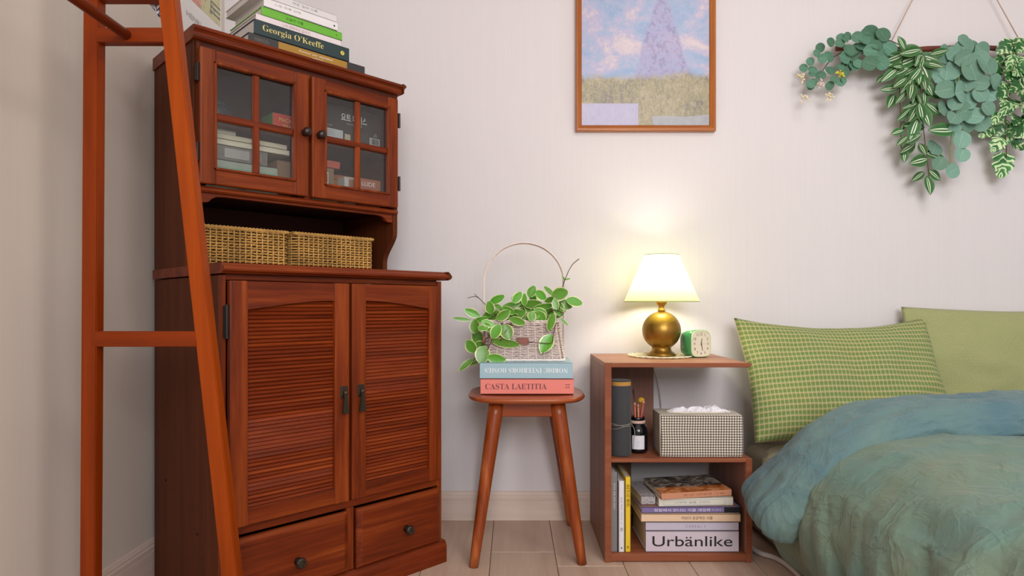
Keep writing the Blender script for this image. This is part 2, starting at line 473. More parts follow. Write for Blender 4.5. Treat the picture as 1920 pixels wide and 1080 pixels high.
# louvered doors
def tilted_box(bm, x0, x1, yc, zc, th, h, ang, rnd=0.0):
    c, s = math.cos(ang), math.sin(ang)
    pts = []
    for a, b in ((-th/2, -h/2), (th/2, -h/2), (th/2, h/2), (0.0, h/2+th*0.35), (-th/2, h/2)):
        pts.append((yc+a*c-b*s, zc+a*s+b*c))
    prism(bm, pts, x0, x1, 'X')
def louver_door(x0, x1, side):
    z0, z1 = 0.2345, 0.7625
    sw = 0.0395
    y0, y1 = -0.016, 0.0
    d = link(bpy.data.objects.new('louver_door', None), CAB)
    obj('stile', box(x0, x0+sw, y0, y1, z0, z1, bev=0.0035, seg=2), 'wood_z', d)
    obj('stile', box(x1-sw, x1, y0, y1, z0, z1, bev=0.0035, seg=2), 'wood_z', d)
    # arched top rail: lower edge climbs towards the meeting stiles
    n = 12; a, b = x0+sw-0.002, x1-sw+0.002
    lo, hi = 0.7000, 0.7205
    pts = [(a, z1-0.001), (b, z1-0.001)]
    low = []
    for i in range(n+1):
        t = i/n; tt = t if side == 'L' else 1-t
        low.append((a+(b-a)*t, lo+(hi-lo)*math.sin(tt*PI/2)**1.1))
    pts += list(reversed(low))
    rb = NB(); prism(rb, pts, y0+0.0015, y1, 'Y'); obj('arched_rail', rb, 'wood_x', d)
    obj('bottom_rail', box(x0+sw-0.002, x1-sw+0.002, y0+0.0015, y1, z0+0.001, z0+0.0375, bev=0.0015), 'wood_x', d)
    za, zb = z0+0.036, 0.722
    n = 52; pitch = (zb-za)/n
    rs = random.Random(3 if side == 'L' else 5)
    # slats hang loose: runs of them sit at slightly different tilt
    tilts = []
    for i in range(n):
        t = i/n
        base = 0.60
        if side == 'L': base = 0.50 if 0.06 < t < 0.10 or 0.22 < t < 0.41 else 0.76
        else: base = 0.48 if 0.47 < t < 0.82 else 0.74
        tilts.append(base+rs.uniform(-0.05, 0.05))
    cache = {}
    for i in range(n):
        k = round(tilts[i], 2)
        if k not in cache:
            sb = NB(); tilted_box(sb, x0+sw-0.001, x1-sw+0.001, -0.004, 0, 0.0036, pitch*1.0, -k)
            o = obj('slat', sb, 'slat', d); cache[k] = o.data
        else: o = mesh_obj('slat', cache[k], d)
        o.location = (0, 0, za+pitch*(i+0.5))
    obj('slat_gap_shade', box(x0+sw-0.001, x1-sw+0.001, 0.0005, 0.002, za-0.002, zb+0.03), 'dark_gap', d)  # near-black sheet put in as the shade between the slats
    # drop pull
    hx = 0.281 if side == 'L' else 0.3275
    pb = NB()
    bx(pb, hx-0.0095, hx+0.0095, y0-0.003, y0, 0.486, 0.515, bev=0.0012)
    bx(pb, hx-0.0065, hx+0.0065, y0-0.0045, y0, 0.492, 0.509, bev=0.001)
    obj('handle_plate', pb, 'bronze', d)
    pb = NB()
    lathe(pb, [(0.0, -0.006), (0.0045, -0.0045), (0.006, 0), (0.0045, 0.0045), (0.0, 0.006)], 12)
    bmesh.ops.transform(pb, matrix=Matrix.Translation((hx, y0-0.008, 0.499)), verts=pb.verts[:])
    vs = [(-0.0035, 0.498), (-0.0075, 0.456), (-0.009, 0.450), (0.009, 0.450), (0.0075, 0.456), (0.0035, 0.498)]
    prism(pb, [(hx+a, b) for a, b in vs], y0-0.011, y0-0.007, 'Y')
    obj('drop_pull', pb, 'bronze', d)
    # hinges
    for zz in (0.675, 0.30) if side == 'L' else ():
        hb = NB(); hxx = x0-0.004 if side == 'L' else x1+0.004
        tube(hb, [(hxx, -0.012, zz-0.036), (hxx, -0.012, zz+0.036)], 0.0042, 10)
        bx(hb, hxx-0.0045, hxx+0.0045, -0.010, -0.002, zz-0.033, zz+0.033)
        obj('hinge', hb, 'black_metal', d)
    return d
louver_door(0.0115, 0.2972, 'L')
louver_door(0.3040, 0.5792, 'R')

# drawers with bevelled fronts
for x0, x1, kx in ((0.0115, 0.2965, 0.1636), (0.3205, 0.579, 0.4637)):
    bm = NB()
    z0, z1 = 0.0615, 0.2085
    A = [bm.verts.new(p) for p in ((x0, 0.0, z0), (x1, 0.0, z0), (x1, 0.0, z1), (x0, 0.0, z1))]
    B = [bm.verts.new(p) for p in ((x0, -0.008, z0), (x1, -0.008, z0), (x1, -0.008, z1), (x0, -0.008, z1))]
    i_ = 0.013
    C = [bm.verts.new(p) for p in ((x0+i_, -0.016, z0+i_*0.6), (x1-i_, -0.016, z0+i_*0.6), (x1-i_, -0.016, z1-i_*0.6), (x0+i_, -0.016, z1-i_*0.6))]
    for P, Q in ((A, B), (B, C)):
        for i in range(4): bm.faces.new((P[i], P[(i+1) % 4], Q[(i+1) % 4], Q[i]))
    bm.faces.new(C); bm.faces.new(list(reversed(A)))
    d = obj('drawer', bm, 'wood_x', CAB)
    kb = NB()
    lathe(kb, [(0.0, -0.024), (0.006, -0.0235), (0.011, -0.021), (0.0125, -0.017), (0.0105, -0.013), (0.006, -0.010), (0.0055, -0.004), (0.009, 0.0)], 20)
    for k in range(8):
        a = 2*PI*k/8
        lathe(kb, [(0.0, -0.0255), (0.0028, -0.0235), (0.003, -0.021), (0.0, -0.020)], 6, 0.0075*math.cos(a), 0.0075*math.sin(a), 0)
    bmesh.ops.transform(kb, matrix=Matrix.Translation((kx, -0.016, 0.127)) @ Matrix.Rotation(-PI/2, 4, 'X'), verts=kb.verts[:])
    obj('knob', kb, 'bronze', d, smooth=True)
for px_, pz_ in ((0.035, 0.27), (0.14, 0.19), (0.36, 0.27)):
    hb = NB(); lathe(hb, [(0.0, -0.0008), (0.003, -0.0008), (0.003, 0.002)], 10)
    bmesh.ops.transform(hb, matrix=Matrix.Translation((0.0, px_, pz_)) @ Matrix.Rotation(PI/2, 4, 'Y'), verts=hb.verts[:])
    obj('screw_hole', hb, 'dark_gap', CAB)

# hutch
H0, H1 = 0.801, 1.326
def hutch_side(x0, x1):
    bm = NB()
    pts = [(LD, H0), (HY+0.052, H0)]
    # foot flares forward a touch, then the front edge sweeps out to the full depth below the doors
    for t in [i/8 for i in range(9)]:
        pts.append((HY+0.052-0.052*(math.sin((t-0.5)*PI)*0.5+0.5), H0+0.035+0.085*t))
    pts += [(HY, H1), (LD, H1)]
    prism(bm, pts, x0, x1, 'X')
    return obj('hutch_side', bm, 'wood_side', CAB)
hutch_side(0.0, 0.015); hutch_side(HW-0.015, HW)
cp('hutch_back', 'wood_in', 0.015, HW-0.015, LD-0.008, LD, H0, H1)
cp('hutch_bottom', 'wood_in', 0.015, HW-0.015, HY+0.012, LD-0.008, 0.978, 0.990)
cp('hutch_shelf', 'wood_in', 0.015, HW-0.015, HY+0.03, LD-0.008, 1.142, 1.154)
cp('hutch_ceiling', 'wood_in', 0.015, HW-0.015, HY+0.012, LD-0.008, 1.312, 1.326)
cp('hutch_stile', 'wood_z', 0.0, 0.0085, HY, HY+0.016, 0.93, H1)
cp('hutch_stile', 'wood_z', HW-0.008, HW, HY, HY+0.016, 0.93, H1)
cp('center_post', 'wood_z', 0.272, 0.290, HY+0.001, HY+0.016, 0.985, 1.312)
cp('hutch_top_rail', 'wood_in', 0.0085, HW-0.008, HY+0.002, HY+0.016, 1.305, H1)
# apron with scooped ends
bm = NB()
a, b = 0.0085, HW-0.008
pts = [(a, 0.986), (b, 0.986), (b, 0.950), (b-0.022, 0.950), (b-0.028, 0.953), (b-0.034, 0.960), (b-0.045, 0.9655), (b-0.06, 0.967)]
pts += [(a+0.06, 0.967), (a+0.045, 0.9655), (a+0.034, 0.960), (a+0.028, 0.953), (a+0.022, 0.950), (a, 0.950)]
prism(bm, pts, HY+0.003, HY+0.017, 'Y'); obj('apron', bm, 'wood_x', CAB)
bm = NB(); prism(bm, [(HY+0.01, 0.973), (HY-0.004, 0.973), (HY-0.008, 0.977), (HY-0.008, 0.981), (HY-0.003, 0.987), (HY+0.01, 0.987)], 0.004, HW-0.003, 'X')
obj('apron_bead', bm, 'wood_x', CAB)
# crown moulding
bm = NB()
prism(bm, [(LD, 1.352), (HY-0.012, 1.352), (HY-0.019, 1.350), (HY-0.0215, 1.346), (HY-0.0205, 1.3425), (HY-0.016, 1.340), (HY-0.0125, 1.336), (HY-0.012, 1.331), (HY-0.0145, 1.329), (HY-0.0145, 1.326), (HY-0.010, 1.3225), (HY+0.004, 1.321), (LD, 1.321)], -0.004, HW+0.006, 'X')
obj('crown', bm, 'wood_x', CAB)
bm = NB()
prism(bm, [(HW+0.006, 1.352), (HW+0.014, 1.350), (HW+0.0175, 1.346), (HW+0.016, 1.3425), (HW+0.011, 1.338), (HW+0.009, 1.331), (HW+0.010, 1.327), (HW+0.006, 1.3215)], HY-0.0215, LD, 'Y')
obj('crown_return', bm, 'wood_side', CAB)

def glass_door(x0, x1, g0, g1, side):
    z0, z1 = 0.9905, 1.305
    gz0, gz1 = 1.030, 1.2715
    y0, y1 = HY-0.017, HY
    d = link(bpy.data.objects.new('glass_door', None), CAB)
    obj('stile', box(x0, g0, y0, y1, z0, z1, bev=0.004, seg=2), 'wood_z', d)
    obj('stile', box(g1, x1, y0, y1, z0, z1, bev=0.004, seg=2), 'wood_z', d)
    obj('bottom_rail', box(g0-0.003, g1+0.003, y0+0.001, y1, z0, gz0, bev=0.003), 'wood_x', d)
    obj('top_rail', box(g0-0.003, g1+0.003, y0+0.001, y1, gz1, z1, bev=0.003), 'wood_x', d)
    # bead moulding round the opening
    mb = NB(); w = 0.006
    for (a, b, c, e) in ((g0-w, g0+0.001, gz0-w, gz1+w), (g1-0.001, g1+w, gz0-w, gz1+w)):
        bx(mb, a, b, y0-0.003, y1-0.004, c, e, bev=0.0022)
    for (c, e) in ((gz0-w, gz0+0.001), (gz1-0.001, gz1+w)):
        bx(mb, g0-w, g1+w, y0-0.003, y1-0.004, c, e, bev=0.0022)
    obj('bead', mb, 'wood_z', d)
    xm, zm = (g0+g1)/2+0.0005, 1.1505
    obj('muntin', box(xm-0.0085, xm+0.0085, y0+0.003, y1-0.003, gz0, gz1, bev=0.003), 'wood_z', d)
    obj('muntin', box(g0, g1, y0+0.0025, y1-0.0035, zm-0.0085, zm+0.0085, bev=0.003), 'wood_x', d)
    for a, b in ((g0, xm-0.0075), (xm+0.0075, g1)):
        for c, e in ((gz0, zm-0.0075), (zm+0.0075, gz1)):
            obj('glass_pane', box(a, b, y1-0.0075, y1-0.0055, c, e), 'glass', d)
    kx = 0.2677 if side == 'L' else 0.3085
    kb = NB()
    lathe(kb, [(0.0, 0.026), (0.006, 0.0255), (0.0105, 0.022), (0.012, 0.017), (0.0105, 0.012), (0.006, 0.0085), (0.0055, 0.003), (0.009, 0.0015), (0.009, 0.0)], 20)
    bmesh.ops.transform(kb, matrix=Matrix.Translation((kx-0.003, y0, 1.153)) @ Matrix.Rotation(PI/2, 4, 'X'), verts=kb.verts[:])
    obj('knob', kb, 'dark_knob', d, smooth=True)
    for zz in (1.245, 1.062):
        hb = NB(); hx = x0-0.004 if side == 'L' else x1+0.006
        tube(hb, [(hx, y0+0.004, zz-0.021), (hx, y0+0.004, zz+0.021)], 0.0036, 10)
        bx(hb, hx-0.004, hx+0.004, y0+0.004, y0+0.012, zz-0.019, zz+0.019)
        obj('hinge', hb, 'black_metal', d)
glass_door(0.0093, 0.2765, 0.046, 0.2365, 'L')
glass_door(0.2865, 0.5545, 0.327, 0.5205, 'R')

# ------------------------------------------------------------------ helper: place things on the cabinet
CAB_M = Matrix.Translation((-0.615, 1.353, 0)) @ Matrix.Rotation(PI/4, 4, 'Z')
def on_cab(x, y, z): return tuple(CAB_M @ Vector((x, y, z)))

def book(label, L, D, T, cov, loc, rz=0.0, group=None, upright=False, name='book', cov_name=None, lay=None, cover_mats=None, thing_label_cat='book'):
    """origin: middle of the lower spine edge; spine faces local -Y; L along X, T up.  upright stands it on its tail."""
    t = thing(name, label, 'book', loc, rz, group)
    bm = NB(); h = min(0.0022, T*0.14)
    def put(bm):
        if upright:
            for v in bm.verts:
                x, y, z = v.co; v.co = Vector((z-T/2, y, x+L/2))
        return bm
    bx(bm, -L/2, L/2, 0, D, 0, h, bev=0.0006)
    bx(bm, -L/2, L/2, 0, D, T-h, T, bev=0.0006)
    bx(bm, -L/2, L/2, 0, h, 0, T, bev=0.0006)
    obj('cover', put(bm), cov, t)
    bm = box(-L/2+0.0025, L/2-0.0025, h*0.8, D-0.0025, h*0.7, T-h*0.7)
    obj('pages', put(bm), 'pages', t)
    return t
def spine_text(t, s, h, col, x=0.0, z=0.0, width=None, flip=False, align='CENTER', squash=1.0, bold=0.0, yoff=-0.0006):
    rot = (PI/2, 0, 0) if not flip else (PI/2, PI, 0)
    return lettering(s, h, ink(col) if isinstance(col, str) else col, t, (x, yoff, z), rot, align, width, squash, bold=bold)

# stack on top of the cabinet
G = 'books stacked on top of the cabinet'
ZT = 1.3525
def cab_book(label, x0, x1, y, z, T, D, cov, rz=0.0):
    c = on_cab((x0+x1)/2, y, z)
    return book(label, x1-x0, D, T, cov, c, PI/4+rz, G)
t = cab_book('charcoal book with a mustard label, lowest of the stack on the cabinet', 0.1297, 0.4571, 0.172, ZT, 0.0265, 0.235, cover('charcoal', '#3B3A3C'))
obj('spine_label', box(-0.088, 0.107, -0.0008, 0.0, 0.001, 0.0245), cover('mustard', '#A87F35'), t)
spine_text(t, 'Auteur par alphabet', 0.0062, '#EFE6D2', 0.015, 0.0165, 0.098, yoff=-0.0012)
spine_text(t, 'edition', 0.004, '#EFE6D2', 0.02, 0.0085, 0.03, yoff=-0.0012)
spine_text(t, 'MAISON', 0.009, '#77705F', -0.131, 0.014, 0.035)
t = cab_book('dark green art book with gold lettering, second from the bottom on the cabinet', 0.143, 0.4075, 0.1715, ZT+0.027, 0.0365, 0.225, cover('darkgreen', '#2C3E40'))
spine_text(t, serif('Georgia O\u2019Keeffe'), 0.0195, '#DCCB7E', -0.028, 0.0185, 0.165, bold=-0.009)
bm = NB(); lathe(bm, [(0.0, 0), (0.0058, 0), (0.0058, 0.0006), (0, 0.0006)], 20)
bmesh.ops.transform(bm, matrix=Matrix.Translation((0.111, -0.0001, 0.0185)) @ Matrix.Rotation(PI/2, 4, 'X'), verts=bm.verts[:])
obj('publisher_seal', bm, ink('#D9C75A'), t)
spine_text(t, 'T', 0.006, '#2C3E40', 0.111, 0.0185, yoff=-0.0016)
t = cab_book('pinkish white book under the bright green one on the cabinet', 0.150, 0.3845, 0.176, ZT+0.064, 0.0165, 0.205, cover('pinkwhite', '#E2D6D6'))
spine_text(t, '\ub098\uc758 \ubb38\ud654\uc720\uc0b0 \ub2f5\uc0ac\uae30', 0.0075, '#B58F95', -0.012, 0.008, 0.075)
t = cab_book('bright green spined book in the middle of the stack on the cabinet', 0.164, 0.3885, 0.1765, ZT+0.081, 0.0215, 0.20, cover('green', '#6DB33C'))
spine_text(t, '\uc624\ub298\uc758 \uc2dd\ubb3c', 0.0085, '#3F7F26', -0.025, 0.011, 0.048)
spine_text(t, '\u25cf', 0.0035, '#2F5F22', 0.095, 0.010)
t = cab_book('white book with a small dark dot, second from the top on the cabinet', 0.169, 0.3735, 0.174, ZT+0.103, 0.0225, 0.185, cover('white', '#E6E2E1'))
spine_text(t, '\ub290\ub9b0 \ud558\ub8e8 \uc0b0\ucc45', 0.006, '#A9A2A4', -0.04, 0.013, 0.07)
spine_text(t, '\u25cf', 0.0048, '#33363C', 0.092, 0.0105)
t = cab_book('grey white paperback on the very top of the cabinet stack', 0.149, 0.3715, 0.1765, ZT+0.126, 0.0195, 0.19, cover('greywhite', '#DAD6D4'))
spine_text(t, '\uc791\uc740 \uc9d1\uc758 \uae30\ub85d', 0.006, '#9C9698', 0.02, 0.011, 0.07)

# ------------------------------------------------------------------ seagrass baskets in the niche
def woven_box(w, d, h, rows, step, r, flare=0.0, amp=0.0016, corner=0.012, wires=True):
    """wavy strands woven round upright stakes; returns one bmesh.  flare widens the base (+) at z=0"""
    bm = NB()
    def perim(f, z):
        W2, D2 = w/2+flare*f, d/2+flare*f
        pts = []
        c = corner
        segs = [((-W2+c, -D2), (W2-c, -D2)), ((W2, -D2+c), (W2, D2-c)), ((W2-c, D2), (-W2+c, D2)), ((-W2, D2-c), (-W2, -D2+c))]
        nx = [((0, -1), (1, 0)), ((1, 0), (0, 1)), ((0, 1), (-1, 0)), ((-1, 0), (0, -1))]
        for (a, b), (n1, n2) in zip(segs, nx):
            L = w if n1[0] == 0 else d; k = max(2, int(round(L/step)))
            for i in range(k):
                t = i/k
                pts.append((a[0]+(b[0]-a[0])*t, a[1]+(b[1]-a[1])*t, n1[0], n1[1]))
            m = ((n1[0]+n2[0])/1.414, (n1[1]+n2[1])/1.414)
            pts.append((b[0], b[1], n1[0], n1[1]))
        return pts
    P0 = perim(1, 0)
    if len(P0) % 2: P0 = P0[:-1]
    N_ = len(P0)
    for j in range(rows):
        z = r+(h-2*r)*j/(rows-1); f = 1-z/h
        P = perim(f, z)[:N_]
        pts = []
        for i, (x, y, nx_, ny_) in enumerate(P):
            o = amp*(1 if (i+j) % 2 else -1)
            pts.append((x+nx_*o, y+ny_*o, z+random.uniform(-1, 1)*r*0.35))
        tube(bm, pts, r, 4, closed=True)
    for i in range(0, N_):
        a, b = perim(1, 0)[i], perim(0, h)[i]
        if i % 2 == 0:
            tube(bm, [(a[0], a[1], 0.001), (b[0], b[1], h-0.001)], r*0.8, 4)
    return bm
def rim_braid(w, d, z, r, step):
    bm = NB(); W2, D2 = w/2, d/2
    for ph in (0, PI):
        pts = []
        for (a, b) in (((-W2, -D2), (W2, -D2)), ((W2, -D2), (W2, D2)), ((W2, D2), (-W2, D2)), ((-W2, D2), (-W2, -D2))):
            L = math.hypot(b[0]-a[0], b[1]-a[1]); k = int(L/step)
            for i in range(k):
                t = i/k; s = math.sin(i*PI/2+ph)
                pts.append((a[0]+(b[0]-a[0])*t, a[1]+(b[1]-a[1])*t+s*r*0.3, z+s*r*0.7))
        tube(bm, pts, r*0.75, 5, closed=True)
    return bm
for x0, x1, y, lab in ((0.020, 0.247, 0.195, 'woven seagrass basket on the cabinet counter, left one beside the wooden rack'),
                       (0.257, 0.502, 0.192, 'woven seagrass basket on the cabinet counter, right one of the two')):
    w, d, h = x1-x0, 0.16, 0.0985
    t = thing('seagrass_basket', lab, 'basket', on_cab((x0+x1)/2, y+d/2, 0.802), PI/4, 'seagrass baskets in the cabinet niche')
    o = obj('weave', woven_box(w-0.006, d-0.006, h-0.004, 14, 0.0078, 0.0023, amp=0.0022), 'seagrass', t); o['kind'] = 'stuff'
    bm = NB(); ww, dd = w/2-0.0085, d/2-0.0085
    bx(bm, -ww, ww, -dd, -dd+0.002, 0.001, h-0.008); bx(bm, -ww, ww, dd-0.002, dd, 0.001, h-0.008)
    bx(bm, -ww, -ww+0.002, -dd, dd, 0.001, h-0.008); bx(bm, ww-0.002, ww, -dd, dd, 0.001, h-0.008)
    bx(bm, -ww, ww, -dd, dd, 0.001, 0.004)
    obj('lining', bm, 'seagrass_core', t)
    obj('rim', rim_braid(w-0.005, d-0.005, h-0.002, 0.0036, 0.0045), 'seagrass', t)
    obj('base_braid', rim_braid(w-0.004, d-0.004, 0.0045, 0.0034, 0.0045), 'seagrass', t)

# ------------------------------------------------------------------ things behind the glass
def carton(label, x0, x1, y0, z0, z1, depth, mat, name='carton', group=None, rz=0.0, side=None, cat='box'):
    t = thing(name, label, cat, on_cab((x0+x1)/2, y0, z0), PI/4+rz, group)
    L, T = x1-x0, z1-z0
    bm = NB(); bx(bm, -L/2, L/2, 0, depth, 0, T*0.62, bev=0.0008)
    obj('box_body', bm, side or mat, t)
    bm = NB(); bx(bm, -L/2-0.0006, L/2+0.0006, -0.0006, depth+0.0006, T*0.35, T, bev=0.0008)
    obj('lid', bm, mat, t)
    return t
t = carton('large dark grey dice game box behind the upper right panes', 0.316, 0.543, 0.225, 1.1545, 1.270, 0.17, cover('dark_box', '#423B3A'), 'game_box')
Hn = -0.0016
LX = 0.4295
lettering('\uc694\ud2b8 \ub2e4\uc774\uc2a4', 0.0225, ink('#E8E4E4'), t, (0.4545-LX, Hn, 1.2415-1.1545), (PI/2, 0, 0), 'CENTER', 0.084, bold=0.022)
lettering('YACHT DICE', 0.0042, ink('#CFCBCB'), t, (0.4545-LX, Hn, 1.2245-1.1545), (PI/2, 0, 0), 'CENTER', 0.05)
obj('spec_label', box(0.363-LX, 0.4185-LX, Hn, 0, 1.176-1.1545, 1.202-1.1545), ink('#C9C9CE'), t)
obj('sticker', box(0.424-LX, 0.442-LX, Hn, 0, 1.173-1.1545, 1.195-1.1545), ink('#C9B9A0'), t)
obj('sticker', box(0.458-LX, 0.469-LX, Hn, 0, 1.174-1.1545, 1.198-1.1545), ink('#CFCACA'), t)
lettering('\u25b3', 0.010, ink('#CFCACA'), t, (0.525-LX, Hn, 1.209-1.1545), (PI/2, 0, 0))
bc = NB(); bx(bc, 0.506-LX, 0.540-LX, Hn, 0, 1.176-1.1545, 1.199-1.1545)
b_ = obj('barcode_label', bc, ink('#CFCACA'), t)
bc = NB(); rr = random.Random(2); xx = 0.509-LX
while xx < 0.537-LX:
    w = rr.choice((0.0006, 0.0012, 0.0018)); bx(bc, xx, xx+w, Hn-0.0005, Hn, 1.180-1.1545, 1.197-1.1545); xx += w+rr.choice((0.0008, 0.0014))
obj('barcode', bc, ink('#2A2626'), b_)
for k in range(4):
    lettering('\u00b7 \uac8c\uc784 \uad6c\uc131 \ubc0f \uc548\ub0b4 \ubb38\uad6c', 0.0032, ink('#8F8888'), t, (0.488-LX, Hn, (1.205-k*0.006)-1.1545), (PI/2, 0, 0), 'CENTER', 0.026)
    if k < 3: lettering('\uc7ac\uc9c8 \uc885\uc774', 0.0026, ink('#77777C'), b_, (0.38-LX, Hn-0.0006, (1.1965-k*0.006)-1.1545), (PI/2, 0, 0), 'CENTER', 0.024)
lettering('\ubcf4\ub4dc\uac8c\uc784', 0.004, ink('#BDB8B8'), t, (0.375-LX, Hn, 1.211-1.1545), (PI/2, 0, 0), 'CENTER', 0.02)

t = carton('small red and green box with gold lettering behind the upper left panes', 0.2105, 0.268, 0.212, 1.1545, 1.2075, 0.06, cover('red', '#C6392E'), 'small_carton', side=cover('red', '#C6392E'))
obj('side_print', box(-0.0305, -0.0294, 0.001, 0.0605, 0.001, 0.0525), cover('boxgreen', '#4E8A3C'), t)
lettering('MACA', 0.010, ink('#E2B84A'), t, (0.003, -0.0018, 0.038), (PI/2, 0, 0), 'CENTER', 0.034)
lettering('TEA', 0.012, ink('#E2B84A'), t, (0.008, -0.0018, 0.020), (PI/2, 0, 0), 'CENTER', 0.026)
t = thing('lidded_pot', 'dark blue lidded pot behind the upper left pane', 'pot', on_cab(0.085, 0.285, 1.1545), PI/4)
bm = NB(); lathe(bm, [(0.0, 0.0), (0.034, 0.0), (0.042, 0.008), (0.046, 0.03), (0.043, 0.05), (0.041, 0.052)], 36); obj('pot_body', bm, plain('navy_enamel', '#2B333B', 0.35), t, True)
bm = NB(); lathe(bm, [(0.043, 0.052), (0.044, 0.055), (0.036, 0.064), (0.018, 0.069), (0.006, 0.070), (0.006, 0.074), (0.009, 0.079), (0.006, 0.084), (0.0, 0.085)], 36); obj('pot_lid', bm, plain('navy_lid', '#333D46', 0.35), t, True)
# lower left shelf: boxes and thin books
zs = 0.9905
G2 = 'boxes and books on the lower left cabinet shelf'
t = carton('grey green box at the bottom of the lower left cabinet shelf', 0.045, 0.2225, 0.215, zs, 1.064, 0.15, cover('mint_box', '#A4AB9C'), 'storage_box', G2)
obj('print_strip', box(-0.085, 0.085, -0.0014, -0.0005, 0.045, 0.058), cover('mint', '#7FA489'), t)
t = carton('grey picture box on the grey green box behind glass', 0.045, 0.195, 0.212, 1.0655, 1.1, 0.15, cover('grey_box', '#77726C'), 'picture_box', G2)
obj('picture_print', box(-0.033, 0.028, -0.0016, -0.0005, 0.006, 0.029), cover('photo_pale', '#ACA6A2'), t)
obj('picture_print', box(0.032, 0.06, -0.0016, -0.0005, 0.008, 0.027), cover('photo_rose', '#9C827E'), t)
def shelf_book(label, x0, x1, y, z, T, D, cov, rz=0.0, group=G2):
    return book(label, x1-x0, D, T, cov, on_cab((x0+x1)/2, y, z), PI/4+rz, group)
shelf_book('lower of two thin cream books behind the left glass door', 0.030, 0.2535, 0.21, 1.1015, 0.0135, 0.17, cover('cream', '#E4DAC2'))
shelf_book('upper of two thin cream books behind the left glass door', 0.030, 0.246, 0.209, 1.1155, 0.0125, 0.17, cover('cream2', '#DED2B8'))
shelf_book('thin ivory notebook on top of the cream books behind glass', 0.035, 0.115, 0.212, 1.1285, 0.010, 0.13, cover('ivory', '#D2C9BA'))
carton('slim brown wooden case standing upright in the lower left shelf corner', 0.2265, 0.262, 0.222, zs, 1.088, 0.12, cover('brown_case', '#8C6A50'), 'wooden_case', G2)
# lower right shelf
G3 = 'small boxes on the lower right cabinet shelf'
t = carton('kraft box with white sticker behind the lower right panes', 0.315, 0.3885, 0.222, zs, 1.090, 0.06, cover('kraft', '#8E7156'), 'kraft_box', G3)
obj('sticker', box(0.006, 0.020, -0.0016, 0, 0.053, 0.088), ink('#CFCACA'), t)
obj('sticker', box(0.0095, 0.0165, -0.0022, 0, 0.06, 0.082), ink('#5B5450'), t)
for xx in (0.007, 0.023):
    bm = NB(); lathe(bm, [(0.0, 0), (0.0075, 0), (0.0075, 0.0006), (0, 0.0006)], 18)
    bmesh.ops.transform(bm, matrix=Matrix.Translation((xx, -0.0012, 0.036)) @ Matrix.Rotation(PI/2, 4, 'X'), verts=bm.verts[:]); obj('round_mark', bm, ink('#C4B9AE'), t)
carton('coral red flat box on the kraft box behind glass', 0.318, 0.4055, 0.218, 1.0910, 1.1105, 0.07, cover('coral', '#C75B4E'), 'red_box', G3)
t = carton('white and tan small box behind the middle of the right glass door', 0.404, 0.4385, 0.190, zs, 1.066, 0.035, cover('white_box', '#CFC4BC'), 'small_box', G3)
obj('print_patch', box(-0.004, 0.0165, -0.0016, 0, 0.012, 0.070), cover('tan_patch', '#A8765E'), t)
t = carton('terracotta box with white lettering behind the lower right pane', 0.447, 0.518, 0.187, zs, 1.0685, 0.036, cover('terracotta', '#A65F49'), 'terracotta_box', G3)
lettering('LUDE', 0.012, ink('#E2D6CC'), t, (-0.005, -0.0016, 0.063), (PI/2, 0, 0), 'CENTER', 0.044, bold=0.008)
t = thing('wooden_puzzle_block', 'pale wooden block box standing behind the small boxes on the right shelf', 'box', on_cab(0.440, 0.262, zs), PI/4)
obj('block_body', box(-0.052, 0.052, 0, 0.05, 0.0, 0.078, bev=0.002), cover('pale_wood', '#B07A44'), t)
obj('block_lid', box(-0.052, 0.052, -0.001, 0.051, 0.0785, 0.094, bev=0.002), cover('orange_wood', '#B8714C'), t)

# ------------------------------------------------------------------ poster on the left wall
def poster_art():
    N = NT('poster_pattern')
    v = N.coord('Object', (1, 1, 1))
    vo = N.n('TexVoronoi'); N.put(vo.inputs['Vector'], v); vo.inputs['Scale'].default_value = 48
    c = N.ramp(N.sep(vo.outputs['Color'])[0], [(0.0, '#D98A78'), (0.35, '#E3B8A8'), (0.6, '#C98074'), (0.8, '#DCC9A0'), (1.0, '#B7C07A')])
    x, y, z = N.sep(v)
    g = N.ramp(N.math('ADD', N.math('MULTIPLY', y, 4.0), N.math('MULTIPLY', N.noise(v, 9, 2), 0.5)), [(0.86, 0.0), (0.99, 1.0)])
    c = N.mix(g, c, '#CFCBA0')
    ln = N.math('LESS_THAN', N.noise(v, 60, 2, 0.5, 1.5), 0.40)
    c = N.mix(N.math('MULTIPLY', ln, 0.6), c, '#8A7468')
    return N.base(c, 0.6, 0.3)
t = thing('art_poster', 'white art print poster with coral and green pattern on left wall above the cabinet', 'poster', (XL+0.001, 1.79, 1.50), 0)
obj('sheet', box(0, 0.003, 0, 0.298, 0, 0.42), 'paper', t)
a_ = obj('printed_picture', box(0.003, 0.0036, 0.04, 0.287, 0.112, 0.40), poster_art(), t)
a_.data.materials
bm = NB()
for k in range(3): bx(bm, 0.0036, 0.0042, 0.225-k*0.002, 0.287, 0.165-k*0.016, 0.169-k*0.016)
bx(bm, 0.0036, 0.0042, 0.222, 0.226, 0.125, 0.169)
obj('drawn_lines', bm, ink('#6E7078'), t)
lettering('HENRI', 0.016, ink('#B4AFA9'), t, (0.0042, 0.115, 0.062), (PI/2, 0, PI/2), 'CENTER', 0.085, bold=-0.004)

